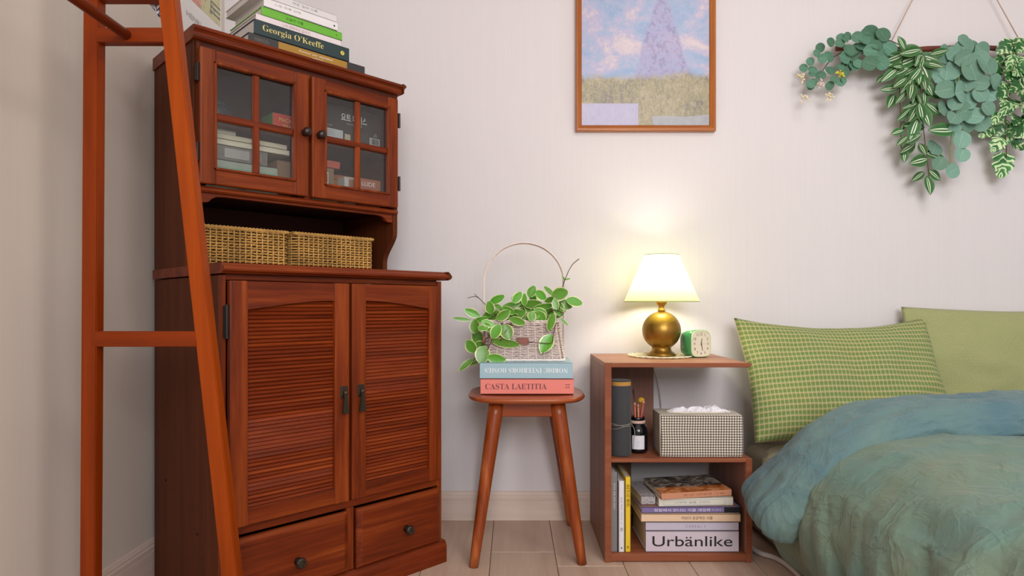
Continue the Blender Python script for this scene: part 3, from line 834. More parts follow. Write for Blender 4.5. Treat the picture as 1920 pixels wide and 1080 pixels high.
# ------------------------------------------------------------------ wooden A-frame coat rack
RK = thing('coat_rack', 'orange brown wooden A-frame coat rack standing in front of the cabinet', 'rack', (-0.68, 1.262, 0))
def slanted(name, x_at, y, ztop, wx, wy, mat):
    bm = NB()
    vs = []
    for z in (0.0, ztop):
        xc = x_at(z)
        vs.append([bm.verts.new((xc-wx/2, y-wy/2, z)), bm.verts.new((xc+wx/2, y-wy/2, z)), bm.verts.new((xc+wx/2, y+wy/2, z)), bm.verts.new((xc-wx/2, y+wy/2, z))])
    A, B = vs
    for i in range(4): bm.faces.new((A[i], A[(i+1) % 4], B[(i+1) % 4], B[i]))
    bm.faces.new(list(reversed(A))); bm.faces.new(B)
    bmesh.ops.bevel(bm, geom=bm.edges[:], offset=0.0018, segments=2, affect='EDGES')
    return obj(name, bm, mat, RK)
pole_x = lambda z: -0.152+0.0062*z+0.001
leg_x = lambda z: 0.148-0.1093*z
for yy in (0.0, -0.66):
    slanted('upright_post', pole_x, yy, 1.62, 0.030, 0.024, 'rack_dark')
    slanted('slanted_leg', leg_x, yy, 1.62, 0.0315, 0.026, 'rack_z')
    for z0, z1 in ((0.6285, 0.6585), (1.2235, 1.2525), (1.3065, 1.335), (1.575, 1.605)):
        zc = (z0+z1)/2
        obj('rung', box(pole_x(zc)+0.0095, leg_x(zc)-0.013, yy-0.0125 if z0 < 1.3 or z0 > 1.5 else yy-0.014, yy+0.009, z0, z1, bev=0.0015), 'rack_x', RK)
for xx, zz in ((-0.0728, 1.2375), (-0.04, 1.589)):
    bm = NB(); tube(bm, [(xx, -0.012, zz), (xx, -0.648, zz)], 0.0098, 20); obj('hanging_bar', bm, 'rack_y', RK, True)

# patterned scarf over the top rung
def scarf_mat():
    N = NT('black_white_print')
    v = N.coord('Object', (1, 1, 1))
    f = N.noise(v, 70, 2, 0.5, 2.0)
    return N.base(N.ramp(f, [(0.42, '#3A3A46'), (0.5, '#C9C6CE'), (0.62, '#DEDBE0')]), 0.7, 0.2)
bm = NB()
P = {}
for i in range(13):
    for j in range(21):
        u, v = i/12, j/20
        # cloth goes over the rung: front flap, top, back flap with a drooping corner
        s = (v-0.45)*0.30
        y = -0.0145-0.004*math.sin(u*9) if s < -0.012 else (0.0115+0.005*math.sin(u*11) if s > 0.012 else -0.0145+(s+0.012)/0.024*0.026)
        z = 1.3385-max(0, abs(s)-0.012)
        if s > 0: z = max(z, 1.3385-0.050*max(0.0, 1-abs(u-0.88)/0.5)-0.012)
        else: z = max(z, 1.3385-0.02)
        P[i, j] = bm.verts.new((-0.085+u*0.078, y+(0.003*math.sin(u*14) if s > 0.012 else 0), z))
for i in range(12):
    for j in range(20): bm.faces.new((P[i, j], P[i+1, j], P[i+1, j+1], P[i, j+1]))
o = obj('patterned_scarf', bm, scarf_mat(), None, True); o.location = (-0.68, 1.262, 0)
md = o.modifiers.new('thickness', 'SOLIDIFY'); md.thickness = 0.0012
tag(o, 'black and white patterned scarf hung over the top rung of the rack', 'scarf')

# ------------------------------------------------------------------ stool
ST = thing('wooden_stool', 'reddish acacia wood stool with splayed round legs between cabinet and shelf', 'stool', (0.042, 1.905, 0))
bm = NB()
def superellipse(a, b, n, e=3.2):
    out = []
    for i in range(n):
        t = 2*PI*i/n
        c, s = math.cos(t), math.sin(t)
        out.append((a*math.copysign(abs(c)**(2/e), c), b*math.copysign(abs(s)**(2/e), s)))
    return out
rings = []
for inset, z in ((0.022, 0.4365), (0.010, 0.4375), (0.003, 0.4425), (0.0, 0.4475), (0.0025, 0.4515), (0.008, 0.4535), (0.05, 0.4515), (0.12, 0.4505)):
    rings.append([bm.verts.new((x, y, z)) for x, y in superellipse(0.170-inset, 0.158-inset, 64, 3.4)])
for A, B in zip(rings, rings[1:]):
    for i in range(64): bm.faces.new((A[i], A[(i+1) % 64], B[(i+1) % 64], B[i]))
bm.faces.new(list(reversed(rings[0]))); bm.faces.new(rings[-1])
obj('seat', bm, 'acacia_x', ST, True)
for (tx, ty, fx, fy) in ((-0.085, -0.095, -0.146, -0.170), (0.085, -0.095, 0.150, -0.152), (0.085, 0.095, 0.148, 0.160), (-0.085, 0.095, -0.146, 0.160)):
    bm = NB(); n = 12
    tube(bm, [(tx+(fx-tx)*i/n, ty+(fy-ty)*i/n, 0.438-0.438*i/n) for i in range(n+1)], [0.0225-0.0095*i/n for i in range(n+1)], 24)
    for v in bm.verts:
        if v.co.z < 0.02 and v.co.z < 0.012: v.co.z = max(0.0, v.co.z)
    l = obj('leg', bm, 'acacia_z', ST, True)
for (x0, x1, y0, y1) in ((-0.074, 0.074, -0.107, -0.087), (-0.074, 0.074, 0.087, 0.107)):
    obj('apron', box(x0, x1, y0, y1, 0.396, 0.4375, bev=0.002), 'acacia_x', ST)
for (x0, x1, y0, y1) in ((-0.095, -0.077, -0.08, 0.08), (0.077, 0.095, -0.08, 0.08)):
    obj('apron', box(x0, x1, y0, y1, 0.396, 0.4375, bev=0.002), 'acacia_x', ST)

G4 = 'books under the plant basket'
t = book('coral pink book lying on the stool, lower of two', 0.268, 0.205, 0.0445, cover('coralpink', '#E8877A'), (0.0435, 1.835, 0.4542), 0, G4)
spine_text(t, serif('CASTA LAETITIA'), 0.0165, '#7A4A4E', -0.120, 0.0225, 0.176, align='LEFT', bold=-0.006)
bm = NB(); bx(bm, 0.108, 0.123, -0.0006, 0, 0.0275, 0.0287); bx(bm, 0.108, 0.123, -0.0006, 0, 0.0185, 0.0197); bx(bm, 0.1125, 0.1137, -0.0006, 0, 0.0185, 0.0287); bx(bm, 0.1185, 0.1197, -0.0006, 0, 0.0185, 0.0287)
obj('publisher_mark', bm, ink('#8C5254'), t)
t = book('pale blue book lying upside down under the white basket', 0.266, 0.205, 0.0455, cover('paleblue', '#9FBFC8'), (0.0405, 1.833, 0.4992), R(-0.6), G4)
spine_text(t, serif('NORDIC INTERIORS HOMES'), 0.0135, '#E8EEF0', 0.0, 0.0235, 0.238, flip=True, bold=-0.004)

# ------------------------------------------------------------------ white wicker basket with handle, and the hoya in it
BK = thing('wicker_basket', 'whitewashed wicker basket with tall hoop handle holding the trailing plant', 'basket', (0.036, 1.942, 0.5452))
bw, bd, bh = 0.205, 0.100, 0.118
o = obj('weave', woven_box(bw, bd, bh, 24, 0.0115, 0.0019, flare=0.017, amp=0.0024), 'white_wicker', BK); o['kind'] = 'stuff'
bm = NB()
for (za, zb, fa, fb) in ((0.002, bh-0.004, 1, 0),):
    A = [bm.verts.new((sx*(bw/2+0.017-0.0045), sy*(bd/2+0.017-0.0045), za)) for sx, sy in ((-1, -1), (1, -1), (1, 1), (-1, 1))]
    B = [bm.verts.new((sx*(bw/2-0.0045), sy*(bd/2-0.0045), zb)) for sx, sy in ((-1, -1), (1, -1), (1, 1), (-1, 1))]
    for i in range(4): bm.faces.new((A[i], A[(i+1) % 4], B[(i+1) % 4], B[i]))
    bm.faces.new(list(reversed(A)))
    C = [bm.verts.new((sx*(bw/2-0.0065), sy*(bd/2-0.0065), zb)) for sx, sy in ((-1, -1), (1, -1), (1, 1), (-1, 1))]
    D = [bm.verts.new((sx*(bw/2-0.0065), sy*(bd/2-0.0065), 0.09)) for sx, sy in ((-1, -1), (1, -1), (1, 1), (-1, 1))]
    for i in range(4):
        bm.faces.new((B[i], B[(i+1) % 4], C[(i+1) % 4], C[i])); bm.faces.new((C[i], C[(i+1) % 4], D[(i+1) % 4], D[i]))
    bm.faces.new(D)
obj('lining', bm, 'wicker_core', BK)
obj('rim', rim_braid(bw-0.002, bd-0.002, bh-0.002, 0.0036, 0.006), 'white_wicker', BK)
obj('base_rim', box(-bw/2-0.019, bw/2+0.019, -bd/2-0.019, bd/2+0.019, 0.0, 0.006, bev=0.002), 'paper', BK)
def hoop(dy, dr):
    pts = [(-0.120+dr, dy, 0.012), (-0.1225+dr, dy, 0.13)]
    for i in range(1, 24):
        a = PI-PI*i/24
        pts.append(((0.1225-dr)*math.cos(a), dy, 0.232+(0.122-dr)*math.sin(a)))
    pts += [(0.1225-dr, dy, 0.13), (0.120-dr, dy, 0.012)]
    return pts
for dy, dr in ((-0.003, 0.0), (0.003, 0.0022)):
    bm = NB(); tube(bm, hoop(dy, dr), 0.0022, 8); obj('handle_cane', bm, 'white_wicker', BK, True)
bm = NB(); bx(bm, -0.022, 0.013, -0.0655, -0.0625, 0.048, 0.069, bev=0.001, M=Matrix.Rotation(0.0, 4, 'X')); obj('leather_tag', bm, 'leather', BK)
obj('corner_patch', box(-0.1225, -0.1135, -0.062, -0.054, 0.05, 0.075, bev=0.001), 'leather', BK)

# leaf geometry: V runs base to tip, U across
def leaf_mesh(name, L, Wd, shape='oval', cup=0.12, curl=0.15, mat=None, nv=9, nu=4, fold=0.0):
    bm = NB(); uvl = bm.loops.layers.uv.new('UVMap')
    g = []
    for j in range(nv+1):
        v = j/nv
        if shape == 'round': w = math.sqrt(max(0.0, 1-(2*v-1)**2))**0.9
        elif shape == 'heart': w = (math.sin(PI*min(1, v**0.75)))**0.7
        elif shape == 'lance': w = math.sin(PI*v**0.9)**0.85
        elif shape == 'split': w = math.sin(PI*v**0.72)**0.6*(1.0-0.32*max(0, math.sin(v*PI*6.2))**1.6)
        else: w = math.sin(PI*v**0.92)**0.72
        w = max(w, 0.015)
        rowv = []
        for i in range(nu+1):
            u = -1+2*i/nu
            x = u*w*Wd/2
            y = (v-0.5)*L
            z = cup*Wd*(abs(u)**1.4)*w*0.5-curl*L*(v-0.5)**2+fold*Wd*abs(u)*w*0.5
            rowv.append((bm.verts.new((x, y, z)), u*0.5*w+0.5, u*0.5+0.5, v))
        g.append(rowv)
    for j in range(nv):
        for i in range(nu):
            q = (g[j][i], g[j][i+1], g[j+1][i+1], g[j+1][i])
            f = bm.faces.new([k[0] for k in q]); f.smooth = True
            for lp, k in zip(f.loops, q): lp[uvl].uv = (k[2], k[3])
    me = bpy.data.meshes.new(name); bm.to_mesh(me); bm.free()
    me.materials.append(MAT[mat] if isinstance(mat, str) else mat)
    return me
def leafify(N, c, rough=0.4, spec=0.4, trans=0.12):
    hs = N.n('HueSaturation'); N.put(hs.inputs['Color'], c)
    rn = N.rnd()
    N.put(hs.inputs['Value'], N.math('ADD', 0.80, N.math('MULTIPLY', rn, 0.4)))
    N.put(hs.inputs['Hue'], N.math('ADD', 0.49, N.math('MULTIPLY', rn, 0.02)))
    return N.base(hs.outputs[0], rough, spec)
def uvx(N):
    uv = N.n('UVMap').outputs[0]; x, y, z = N.sep(uv)
    a = N.math('MULTIPLY', N.math('ABSOLUTE', N.math('SUBTRACT', x, 0.5)), 2.0)   # 0 midrib .. 1 margin
    return a, y, uv
def hoya_mat():
    N = NT('variegated_hoya_leaf'); a, v, uv = uvx(N)
    nz = N.noise(N.coord('UV', (3, 6, 1)), 2.0, 3)
    edge = N.math('ADD', a, N.math('MULTIPLY', N.math('SUBTRACT', nz, 0.5), 0.22))
    tip = N.math('GREATER_THAN', v, 0.95)
    m = N.math('MAXIMUM', N.ramp(edge, [(0.80, 0.0), (0.88, 1.0)]), tip)
    c = N.mix(nz, '#4C8A26', '#6FAE3E')
    mid = N.ramp(a, [(0.0, 1.0), (0.06, 0.0)])
    c = N.mix(N.math('MULTIPLY', mid, 0.25), c, '#8CBF58')
    c = N.mix(m, c, '#E4E6A8')
    return leafify(N, c, 0.32, 0.5)
def stripe_mat():
    N = NT('striped_leaf'); a, v, uv = uvx(N)
    c = N.mix(N.noise(N.coord('UV', (2, 4, 1)), 2.5, 2), '#264F2E', '#3F703A')
    st = N.ramp(a, [(0.0, 0.0), (0.10, 0.0), (0.14, 1.0), (0.25, 1.0), (0.31, 0.0)])
    fade = N.ramp(v, [(0.02, 0.0), (0.12, 1.0), (0.9, 1.0), (0.99, 0.2)])
    c = N.mix(N.math('MULTIPLY', st, fade), c, '#D5E2C0')
    ed = N.ramp(a, [(0.62, 0.0), (1.0, 0.7)])
    c = N.mix(N.math('MULTIPLY', ed, 0.5), c, '#6F9F4E')
    return leafify(N, c, 0.45, 0.35)
def euca_mat(name, c1, c2, vein):
    N = NT(name); a, v, uv = uvx(N)
    nz = N.noise(N.coord('UV', (2, 2, 1)), 2.2, 3)
    c = N.mix(nz, c1, c2)
    vn = N.math('LESS_THAN', a, 0.035)
    w = N.math('FRACT', N.math('SUBTRACT', N.math('MULTIPLY', v, 7.0), N.math('MULTIPLY', a, 1.6)))
    side = N.math('LESS_THAN', w, 0.07)
    c = N.mix(N.math('MULTIPLY', N.math('MAXIMUM', vn, N.math('MULTIPLY', side, 0.6)), 0.55), c, vein)
    return leafify(N, c, 0.6, 0.25)
def monstera_mat():
    N = NT('cream_splashed_leaf'); a, v, uv = uvx(N)
    va = N.n('VectorMath', operation='ADD'); N.put(va.inputs[0], N.coord('UV', (1.5, 2.0, 1)))
    cv = N.n('CombineXYZ'); r_ = N.rnd()
    for i in range(3): N.put(cv.inputs[i], N.math('MULTIPLY', r_, 23.0+9*i))
    N.put(va.inputs[1], cv.outputs[0])
    nz = N.noise(va.outputs[0], 1.0, 1, 0.4, 0.4)
    w = N.math('FRACT', N.math('SUBTRACT', N.math('MULTIPLY', v, 4.0), N.math('MULTIPLY', a, 1.3)))
    f = N.math('ADD', N.math('MULTIPLY', nz, 0.8), N.math('MULTIPLY', w, 0.2))
    rn = N.math('MULTIPLY', N.math('SUBTRACT', N.rnd(), 0.5), 0.12)
    f = N.math('ADD', f, rn)
    c = N.ramp(f, [(0.36, '#23582B'), (0.50, '#39753A'), (0.525, '#B7CE98'), (0.62, '#CCDCB0'), (0.64, '#4C8A40'), (0.8, '#2A6030')])
    return leafify(N, c, 0.4, 0.4)
MAT['hoya'] = hoya_mat(); MAT['stripe'] = stripe_mat(); MAT['monstera'] = monstera_mat()
MAT['euca_dark'] = euca_mat('dark_eucalyptus_leaf', '#48705A', '#5E8A70', '#7FA58E')
MAT['euca_pale'] = euca_mat('silver_eucalyptus_leaf', '#67907C', '#7FA591', '#9DBCAA')

def place_leaf(me, parent, pos, ang, sx, sy, rnd, tilt=0.45, toward=(0, -1, 0), lean=0.0):
    """leaf lies roughly in a plane facing `toward`, its tip pointing at angle ang in that plane"""
    n = Vector(toward).normalized()
    right = Vector((0, 0, 1)).cross(n)
    if right.length < 0.1: right = Vector((1, 0, 0))
    right.normalize(); up = n.cross(right)
    yv = (right*math.cos(ang)+up*math.sin(ang)).normalized()
    q = Matrix((yv.cross(n), yv, n)).transposed().to_4x4()
    rx = Matrix.Rotation(rnd.uniform(-tilt, tilt)+lean, 4, 'X') @ Matrix.Rotation(rnd.uniform(-tilt, tilt), 4, 'Y')
    o = mesh_obj('leaf', me, parent)
    o.matrix_local = Matrix.Translation(pos) @ q @ rx @ Matrix.Diagonal((sx, sy, min(sx, sy), 1))
    return o
HOYA = [(-0.0809, 0.1825, 0.0449, 25, 0.55), (-0.1561, 0.1416, 0.0449, 155, 0.50), (-0.1851, 0.1231, 0.0501, 172, 0.22), (-0.1455, 0.1020, 0.0396, 90, 0.75), (-0.1204, 0.0980, 0.0290, 0, 0.60), (-0.1402, 0.0677, 0.0435, 110, 0.80), (-0.1574, 0.0426, 0.0396, 120, 0.80), (-0.1310, 0.0439, 0.0343, 0, 0.80), (-0.1218, 0.0202, 0.0488, -100, 0.80), (-0.0809, 0.0096, 0.0501, -10, 0.55), (-0.1732, -0.0128, 0.0501, -140, 0.35), (-0.1508, -0.0102, 0.0317, -160, 0.30), (-0.0967, 0.1337, 0.0554, 10, 0.55), (-0.1020, 0.1574, 0.0369, 100, 0.70), (-0.0729, 0.1548, 0.0396, -40, 0.40), (-0.0281, 0.1350, 0.0660, 12, 0.52), (-0.0822, 0.0888, 0.0422, 60, 0.70), (-0.0518, 0.0862, 0.0435, -70, 0.85), (-0.0545, 0.0545, 0.0765, -10, 0.36), (-0.0386, 0.1627, 0.0528, 10, 0.40), (-0.0202, 0.1878, 0.0396, 50, 0.60), (0.0234, 0.2062, 0.0343, 60, 0.75), (0.0009, 0.1812, 0.0343, 90, 0.50), (0.0511, 0.1944, 0.0369, -40, 0.70), (0.0273, 0.1680, 0.0528, 0, 0.50), (0.0537, 0.1561, 0.0660, 15, 0.38), (0.0484, 0.1284, 0.0369, -60, 0.90), (0.0775, 0.2075, 0.0396, 135, 0.40), (0.1065, 0.1983, 0.0462, 10, 0.80), (0.1500, 0.1746, 0.0462, -15, 0.60), (0.1250, 0.1653, 0.0369, -20, 0.80), (0.1039, 0.1548, 0.0396, -80, 0.80), (0.1144, 0.1416, 0.0422, -130, 0.40), (0.0775, 0.1152, 0.0501, -105, 0.45), (0.1171, 0.1152, 0.0290, -45, 0.30), (0.0643, 0.0519, 0.0554, -122, 0.68), (0.0801, 0.1812, 0.0343, 20, 0.50), (-0.1046, 0.1099, 0.0396, -20, 0.50), (0.0221, 0.1310, 0.0290, -90, 0.80), (-0.0096, 0.1680, 0.0422, -10, 0.50), (-0.1310, 0.1205, 0.0422, 195, 0.40), (0.0748, 0.1442, 0.0396, 200, 0.50), (0.0287, 0.1904, 0.0290, 80, 0.70), (-0.0466, 0.1495, 0.0396, 150, 0.50), (0.0920, 0.1680, 0.0317, 100, 0.60), (-0.0624, 0.1284, 0.0396, 200, 0.50), (-0.1046, 0.0994, 0.0317, -60, 0.60), (0.0115, 0.1548, 0.0396, 30, 0.50), (-0.0254, 0.1759, 0.0343, 120, 0.60), (-0.062, 0.135, 0.045, 30, 0.6), (-0.03, 0.128, 0.05, 160, 0.5), (-0.005, 0.14, 0.042, 60, 0.65), (0.025, 0.132, 0.046, 20, 0.55), (0.05, 0.142, 0.042, 150, 0.6), (-0.045, 0.15, 0.04, 100, 0.6), (0.015, 0.155, 0.038, 120, 0.6), (0.07, 0.128, 0.044, -30, 0.55), (-0.085, 0.14, 0.04, 200, 0.5), (0.035, 0.12, 0.046, 200, 0.5), (-0.02, 0.118, 0.046, -20, 0.5)]
HANG = {
 'A': [(-0.450, -0.004, 0.030, None), (-0.427, 0.005, 0.030, None), (-0.428, -0.038, 0.038, None), (-0.474, -0.033, 0.026, None), (-0.487, -0.053, 0.027, None), (-0.504, -0.070, 0.027, None), (-0.475, -0.077, 0.032, None), (-0.454, -0.049, 0.030, None), (-0.448, -0.093, 0.032, None), (-0.481, -0.093, 0.024, None), (-0.469, -0.114, 0.024, None), (-0.487, -0.126, 0.028, None), (-0.481, -0.130, 0.022, None), (-0.421, -0.080, 0.032, None), (-0.427, -0.132, 0.027, None), (-0.419, -0.115, 0.024, None), (-0.396, -0.123, 0.030, None), (-0.386, -0.116, 0.024, None), (-0.382, 0.030, 0.028, None), (-0.363, 0.031, 0.028, None), (-0.396, 0.004, 0.031, None), (-0.381, 0.013, 0.024, None), (-0.339, 0.024, 0.035, None), (-0.315, 0.013, 0.035, None), (-0.331, -0.011, 0.043, None), (-0.366, -0.019, 0.041, None), (-0.347, -0.030, 0.046, None), (-0.379, -0.043, 0.041, None), (-0.363, -0.062, 0.041, None), (-0.344, -0.068, 0.035, None), (-0.333, -0.060, 0.032, None), (-0.298, -0.022, 0.043, None), (-0.288, 0.043, 0.054, None), (-0.288, 0.022, 0.046, None), (-0.255, 0.032, 0.049, None), (-0.261, -0.016, 0.051, None), (-0.236, -0.016, 0.049, None), (-0.269, -0.035, 0.046, None), (-0.302, -0.062, 0.046, None), (-0.261, -0.062, 0.043, None), (-0.279, -0.003, 0.038, None), (-0.375, -0.084, 0.032, None), (-0.393, -0.073, 0.027, None), (-0.320, -0.003, 0.032, None), (-0.247, 0.005, 0.041, None)],
 'B': [(-0.204, -0.000, 0.039, 120), (-0.167, -0.018, 0.059, 165), (-0.115, -0.045, 0.059, -20), (-0.184, -0.055, 0.074, 200), (-0.223, -0.045, 0.064, 200), (-0.231, -0.062, 0.039, 210), (-0.172, -0.087, 0.059, 210), (-0.204, -0.089, 0.049, 205), (-0.238, -0.099, 0.054, 220), (-0.260, -0.109, 0.035, 220), (-0.159, -0.104, 0.054, 235), (-0.125, -0.087, 0.064, -65), (-0.110, -0.119, 0.044, -75), (-0.194, -0.114, 0.044, 200), (-0.177, -0.153, 0.054, 250), (-0.149, -0.136, 0.039, 225), (-0.236, -0.143, 0.044, 180), (-0.226, -0.180, 0.054, 235), (-0.120, -0.168, 0.044, -80), (-0.088, -0.158, 0.054, -20), (-0.095, -0.208, 0.049, -50), (-0.204, -0.173, 0.039, 230), (-0.167, -0.195, 0.044, 200), (-0.191, -0.225, 0.044, 225), (-0.169, -0.227, 0.059, 235), (-0.127, -0.232, 0.064, -80), (-0.149, -0.259, 0.064, 180), (-0.157, -0.272, 0.059, 250), (-0.211, -0.281, 0.044, 200), (-0.159, -0.301, 0.044, 30), (-0.199, -0.311, 0.039, 220), (-0.167, -0.328, 0.059, 210), (-0.179, -0.353, 0.039, -100), (-0.130, -0.336, 0.039, -80), (-0.145, -0.375, 0.064, 195), (-0.073, -0.277, 0.071, 180), (-0.080, -0.353, 0.059, -20), (-0.130, -0.419, 0.044, 215), (-0.076, -0.415, 0.044, -35), (-0.101, -0.449, 0.054, -92), (-0.135, -0.069, 0.054, -100), (-0.105, -0.069, 0.054, -30), (-0.130, -0.124, 0.049, -90), (-0.154, -0.168, 0.049, 240), (-0.115, -0.143, 0.044, -60), (-0.090, -0.084, 0.044, -20), (-0.184, -0.257, 0.039, 230), (-0.209, -0.074, 0.044, 190), (-0.149, -0.050, 0.054, -120), (-0.179, -0.030, 0.054, 190), (-0.140, -0.104, 0.054, 250), (-0.189, -0.138, 0.049, 230), (-0.140, -0.178, 0.049, -100), (-0.214, -0.129, 0.044, 215), (-0.085, -0.030, 0.044, 10), (-0.145, -0.222, 0.049, -70)],
 'C': [(-0.029, -0.030, 0.049, None), (0.001, -0.010, 0.054, None), (0.030, -0.025, 0.069, None), (0.063, -0.018, 0.054, None), (-0.053, -0.028, 0.054, None), (-0.009, -0.050, 0.054, None), (0.038, -0.055, 0.059, None), (-0.046, -0.087, 0.062, None), (-0.071, -0.097, 0.059, None), (0.018, -0.084, 0.071, None), (0.063, -0.069, 0.071, None), (0.006, -0.124, 0.059, None), (0.038, -0.109, 0.059, None), (0.090, -0.124, 0.052, None), (0.080, -0.156, 0.062, None), (0.016, -0.183, 0.054, None), (-0.016, -0.158, 0.062, None), (-0.071, -0.153, 0.062, None), (-0.066, -0.208, 0.057, None), (-0.043, -0.242, 0.047, None), (-0.031, -0.272, 0.039, None), (-0.009, -0.306, 0.057, None), (-0.078, -0.326, 0.057, None), (-0.009, -0.355, 0.047, None), (-0.034, -0.405, 0.047, None), (-0.071, -0.380, 0.042, None), (0.030, -0.232, 0.052, None), (0.067, -0.252, 0.047, None), (0.085, -0.203, 0.047, None), (0.023, -0.257, 0.042, None), (-0.002, -0.217, 0.052, None), (0.048, -0.129, 0.047, None), (-0.021, -0.119, 0.052, None), (-0.036, -0.193, 0.047, None), (0.003, 0.014, 0.039, None), (-0.021, -0.074, 0.054, None), (0.048, -0.163, 0.049, None), (0.063, -0.212, 0.044, None)],
 'D': [(0.134, -0.010, 0.059, None), (0.171, -0.008, 0.059, None), (0.136, -0.042, 0.059, None), (0.178, -0.069, 0.049, None), (0.146, -0.065, 0.054, None), (0.196, -0.060, 0.049, None), (0.117, -0.084, 0.049, None), (0.161, -0.089, 0.054, None), (0.191, -0.104, 0.054, None), (0.132, -0.119, 0.049, None), (0.122, -0.153, 0.059, None), (0.176, -0.124, 0.054, None), (0.191, -0.168, 0.059, None), (0.151, -0.143, 0.049, None), (0.127, -0.212, 0.052, None), (0.166, -0.242, 0.054, None), (0.196, -0.217, 0.054, None), (0.104, -0.237, 0.054, None), (0.132, -0.262, 0.059, None), (0.087, -0.277, 0.049, None), (0.166, -0.272, 0.059, None), (0.198, -0.252, 0.054, None), (0.112, -0.321, 0.057, 235), (0.146, -0.296, 0.052, None), (0.136, -0.383, 0.084, -98), (0.191, -0.321, 0.057, None), (0.203, -0.193, 0.052, None), (0.156, -0.193, 0.052, None), (0.188, -0.281, 0.054, None), (0.117, -0.188, 0.042, None), (0.210, -0.119, 0.054, None), (0.225, -0.079, 0.054, None), (0.235, -0.163, 0.059, None), (0.220, -0.242, 0.054, None), (0.215, -0.020, 0.059, None), (0.245, -0.030, 0.054, None), (0.255, -0.094, 0.054, None), (0.156, -0.030, 0.049, None), (0.141, -0.099, 0.054, None)],
}
FLOWERS = [(-0.515, -0.105, '#E9DDB8'), (-0.505, -0.170, '#EADFC4'), (-0.427, -0.170, '#EBDFBF'), (-0.393, -0.095, '#D9CF4E'), (-0.452, -0.122, '#E6CFC6')]

hoya_me = [leaf_mesh('hoya_leaf', 1.0, 1.0, 'oval', 0.10, 0.16, 'hoya'), leaf_mesh('hoya_leaf', 1.0, 1.0, 'oval', 0.22, 0.05, 'hoya')]
HP = thing('hoya_plant', 'trailing green plant with cream edged leaves growing in the white wicker basket', 'plant', (0.036, 1.942, 0.5452+0.09))
obj('soil', box(-0.09, 0.09, -0.04, 0.04, 0.0005, 0.014, bev=0.006), 'soil', HP)
rh = random.Random(11)
for i, (x, z, L, ang, wr) in enumerate(HOYA):
    zz = z-0.09; L *= 1.17
    front = zz < 0.028
    if front: y = -0.050-0.017*(1-max(0, z)/0.118)-rh.uniform(0.012, 0.030)
    else: y = rh.uniform(-0.060, 0.015) if i % 3 else rh.uniform(-0.02, 0.04)
    if abs(x) > 0.125 and front: y = rh.uniform(-0.05, 0.0)
    place_leaf(hoya_me[i % 2], HP, (x, y, zz), R(ang), L*wr, L, rh, 0.35)
for pts, r in (([(0.105, -0.03, 0.06), (0.112, -0.03, 0.11), (0.120, -0.035, 0.145), (0.140, -0.04, 0.19), (0.163, -0.045, 0.212)], 0.0012),
               ([(-0.08, 0.0, 0.04), (-0.125, -0.01, 0.085), (-0.145, -0.015, 0.1), (-0.17, -0.02, 0.096)], 0.0010),
               ([(-0.125, -0.01, 0.085), (-0.138, -0.012, 0.098), (-0.15, -0.015, 0.108)], 0.0009),
               ([(-0.02, -0.03, 0.0), (-0.05, -0.06, 0.02), (-0.08, -0.075, 0.0), (-0.105, -0.08, -0.05), (-0.12, -0.075, -0.085)], 0.0013),
               ([(-0.04, -0.03, 0.01), (-0.07, -0.06, 0.02), (-0.1, -0.07, -0.01), (-0.128, -0.07, -0.05), (-0.15, -0.06, -0.09)], 0.0013),
               ([(-0.01, -0.03, 0.01), (-0.03, -0.055, 0.028), (-0.05, -0.075, 0.005), (-0.07, -0.085, -0.03)], 0.0013),
               ([(0.05, -0.03, 0.01), (0.09, -0.055, 0.025), (0.085, -0.075, -0.01), (0.078, -0.08, -0.035), (0.045, -0.083, -0.035), (0.01, -0.082, -0.032)], 0.0012),
               ([(0.02, 0.0, 0.0), (0.06, -0.01, 0.04), (0.09, -0.02, 0.06), (0.12, -0.02, 0.05)], 0.0014),
               ([(0.0, 0.0, 0.0), (-0.02, -0.01, 0.04), (-0.05, -0.02, 0.06), (-0.11, -0.02, 0.03), (-0.14, -0.03, 0.0)], 0.0013)):
    bm = NB(); tube(bm, catmull(pts, 6), r, 6); obj('vine_stem', bm, 'stem_brown', HP, True)
for p, a in (((0.118, -0.034, 0.155), 130), ((0.130, -0.036, 0.152), 10)):
    place_leaf(hoya_me[0], HP, p, R(a), 0.006, 0.017, rh, 0.2)

# ------------------------------------------------------------------ walnut shelf unit
SX0, SX1, SY0, SY1 = 0.2565, 0.6615, 1.765, 2.098
SH = thing('shelf_unit', 'walnut bedside shelf unit with open right side between stool and bed', 'shelf', (SX0, SY0, 0))
sw, sd, zt = SX1-SX0, SY1-SY0, 0.551
zm0, zm1 = 0.2735, 0.2865
def miter_prism(name, pts, a0, a1, axis, mat): 
    bm = NB(); prism(bm, pts, a0, a1, axis); bmesh.ops.bevel(bm, geom=[e for e in bm.edges], offset=0.0008, segments=1, affect='EDGES'); return obj(name, bm, mat, SH)
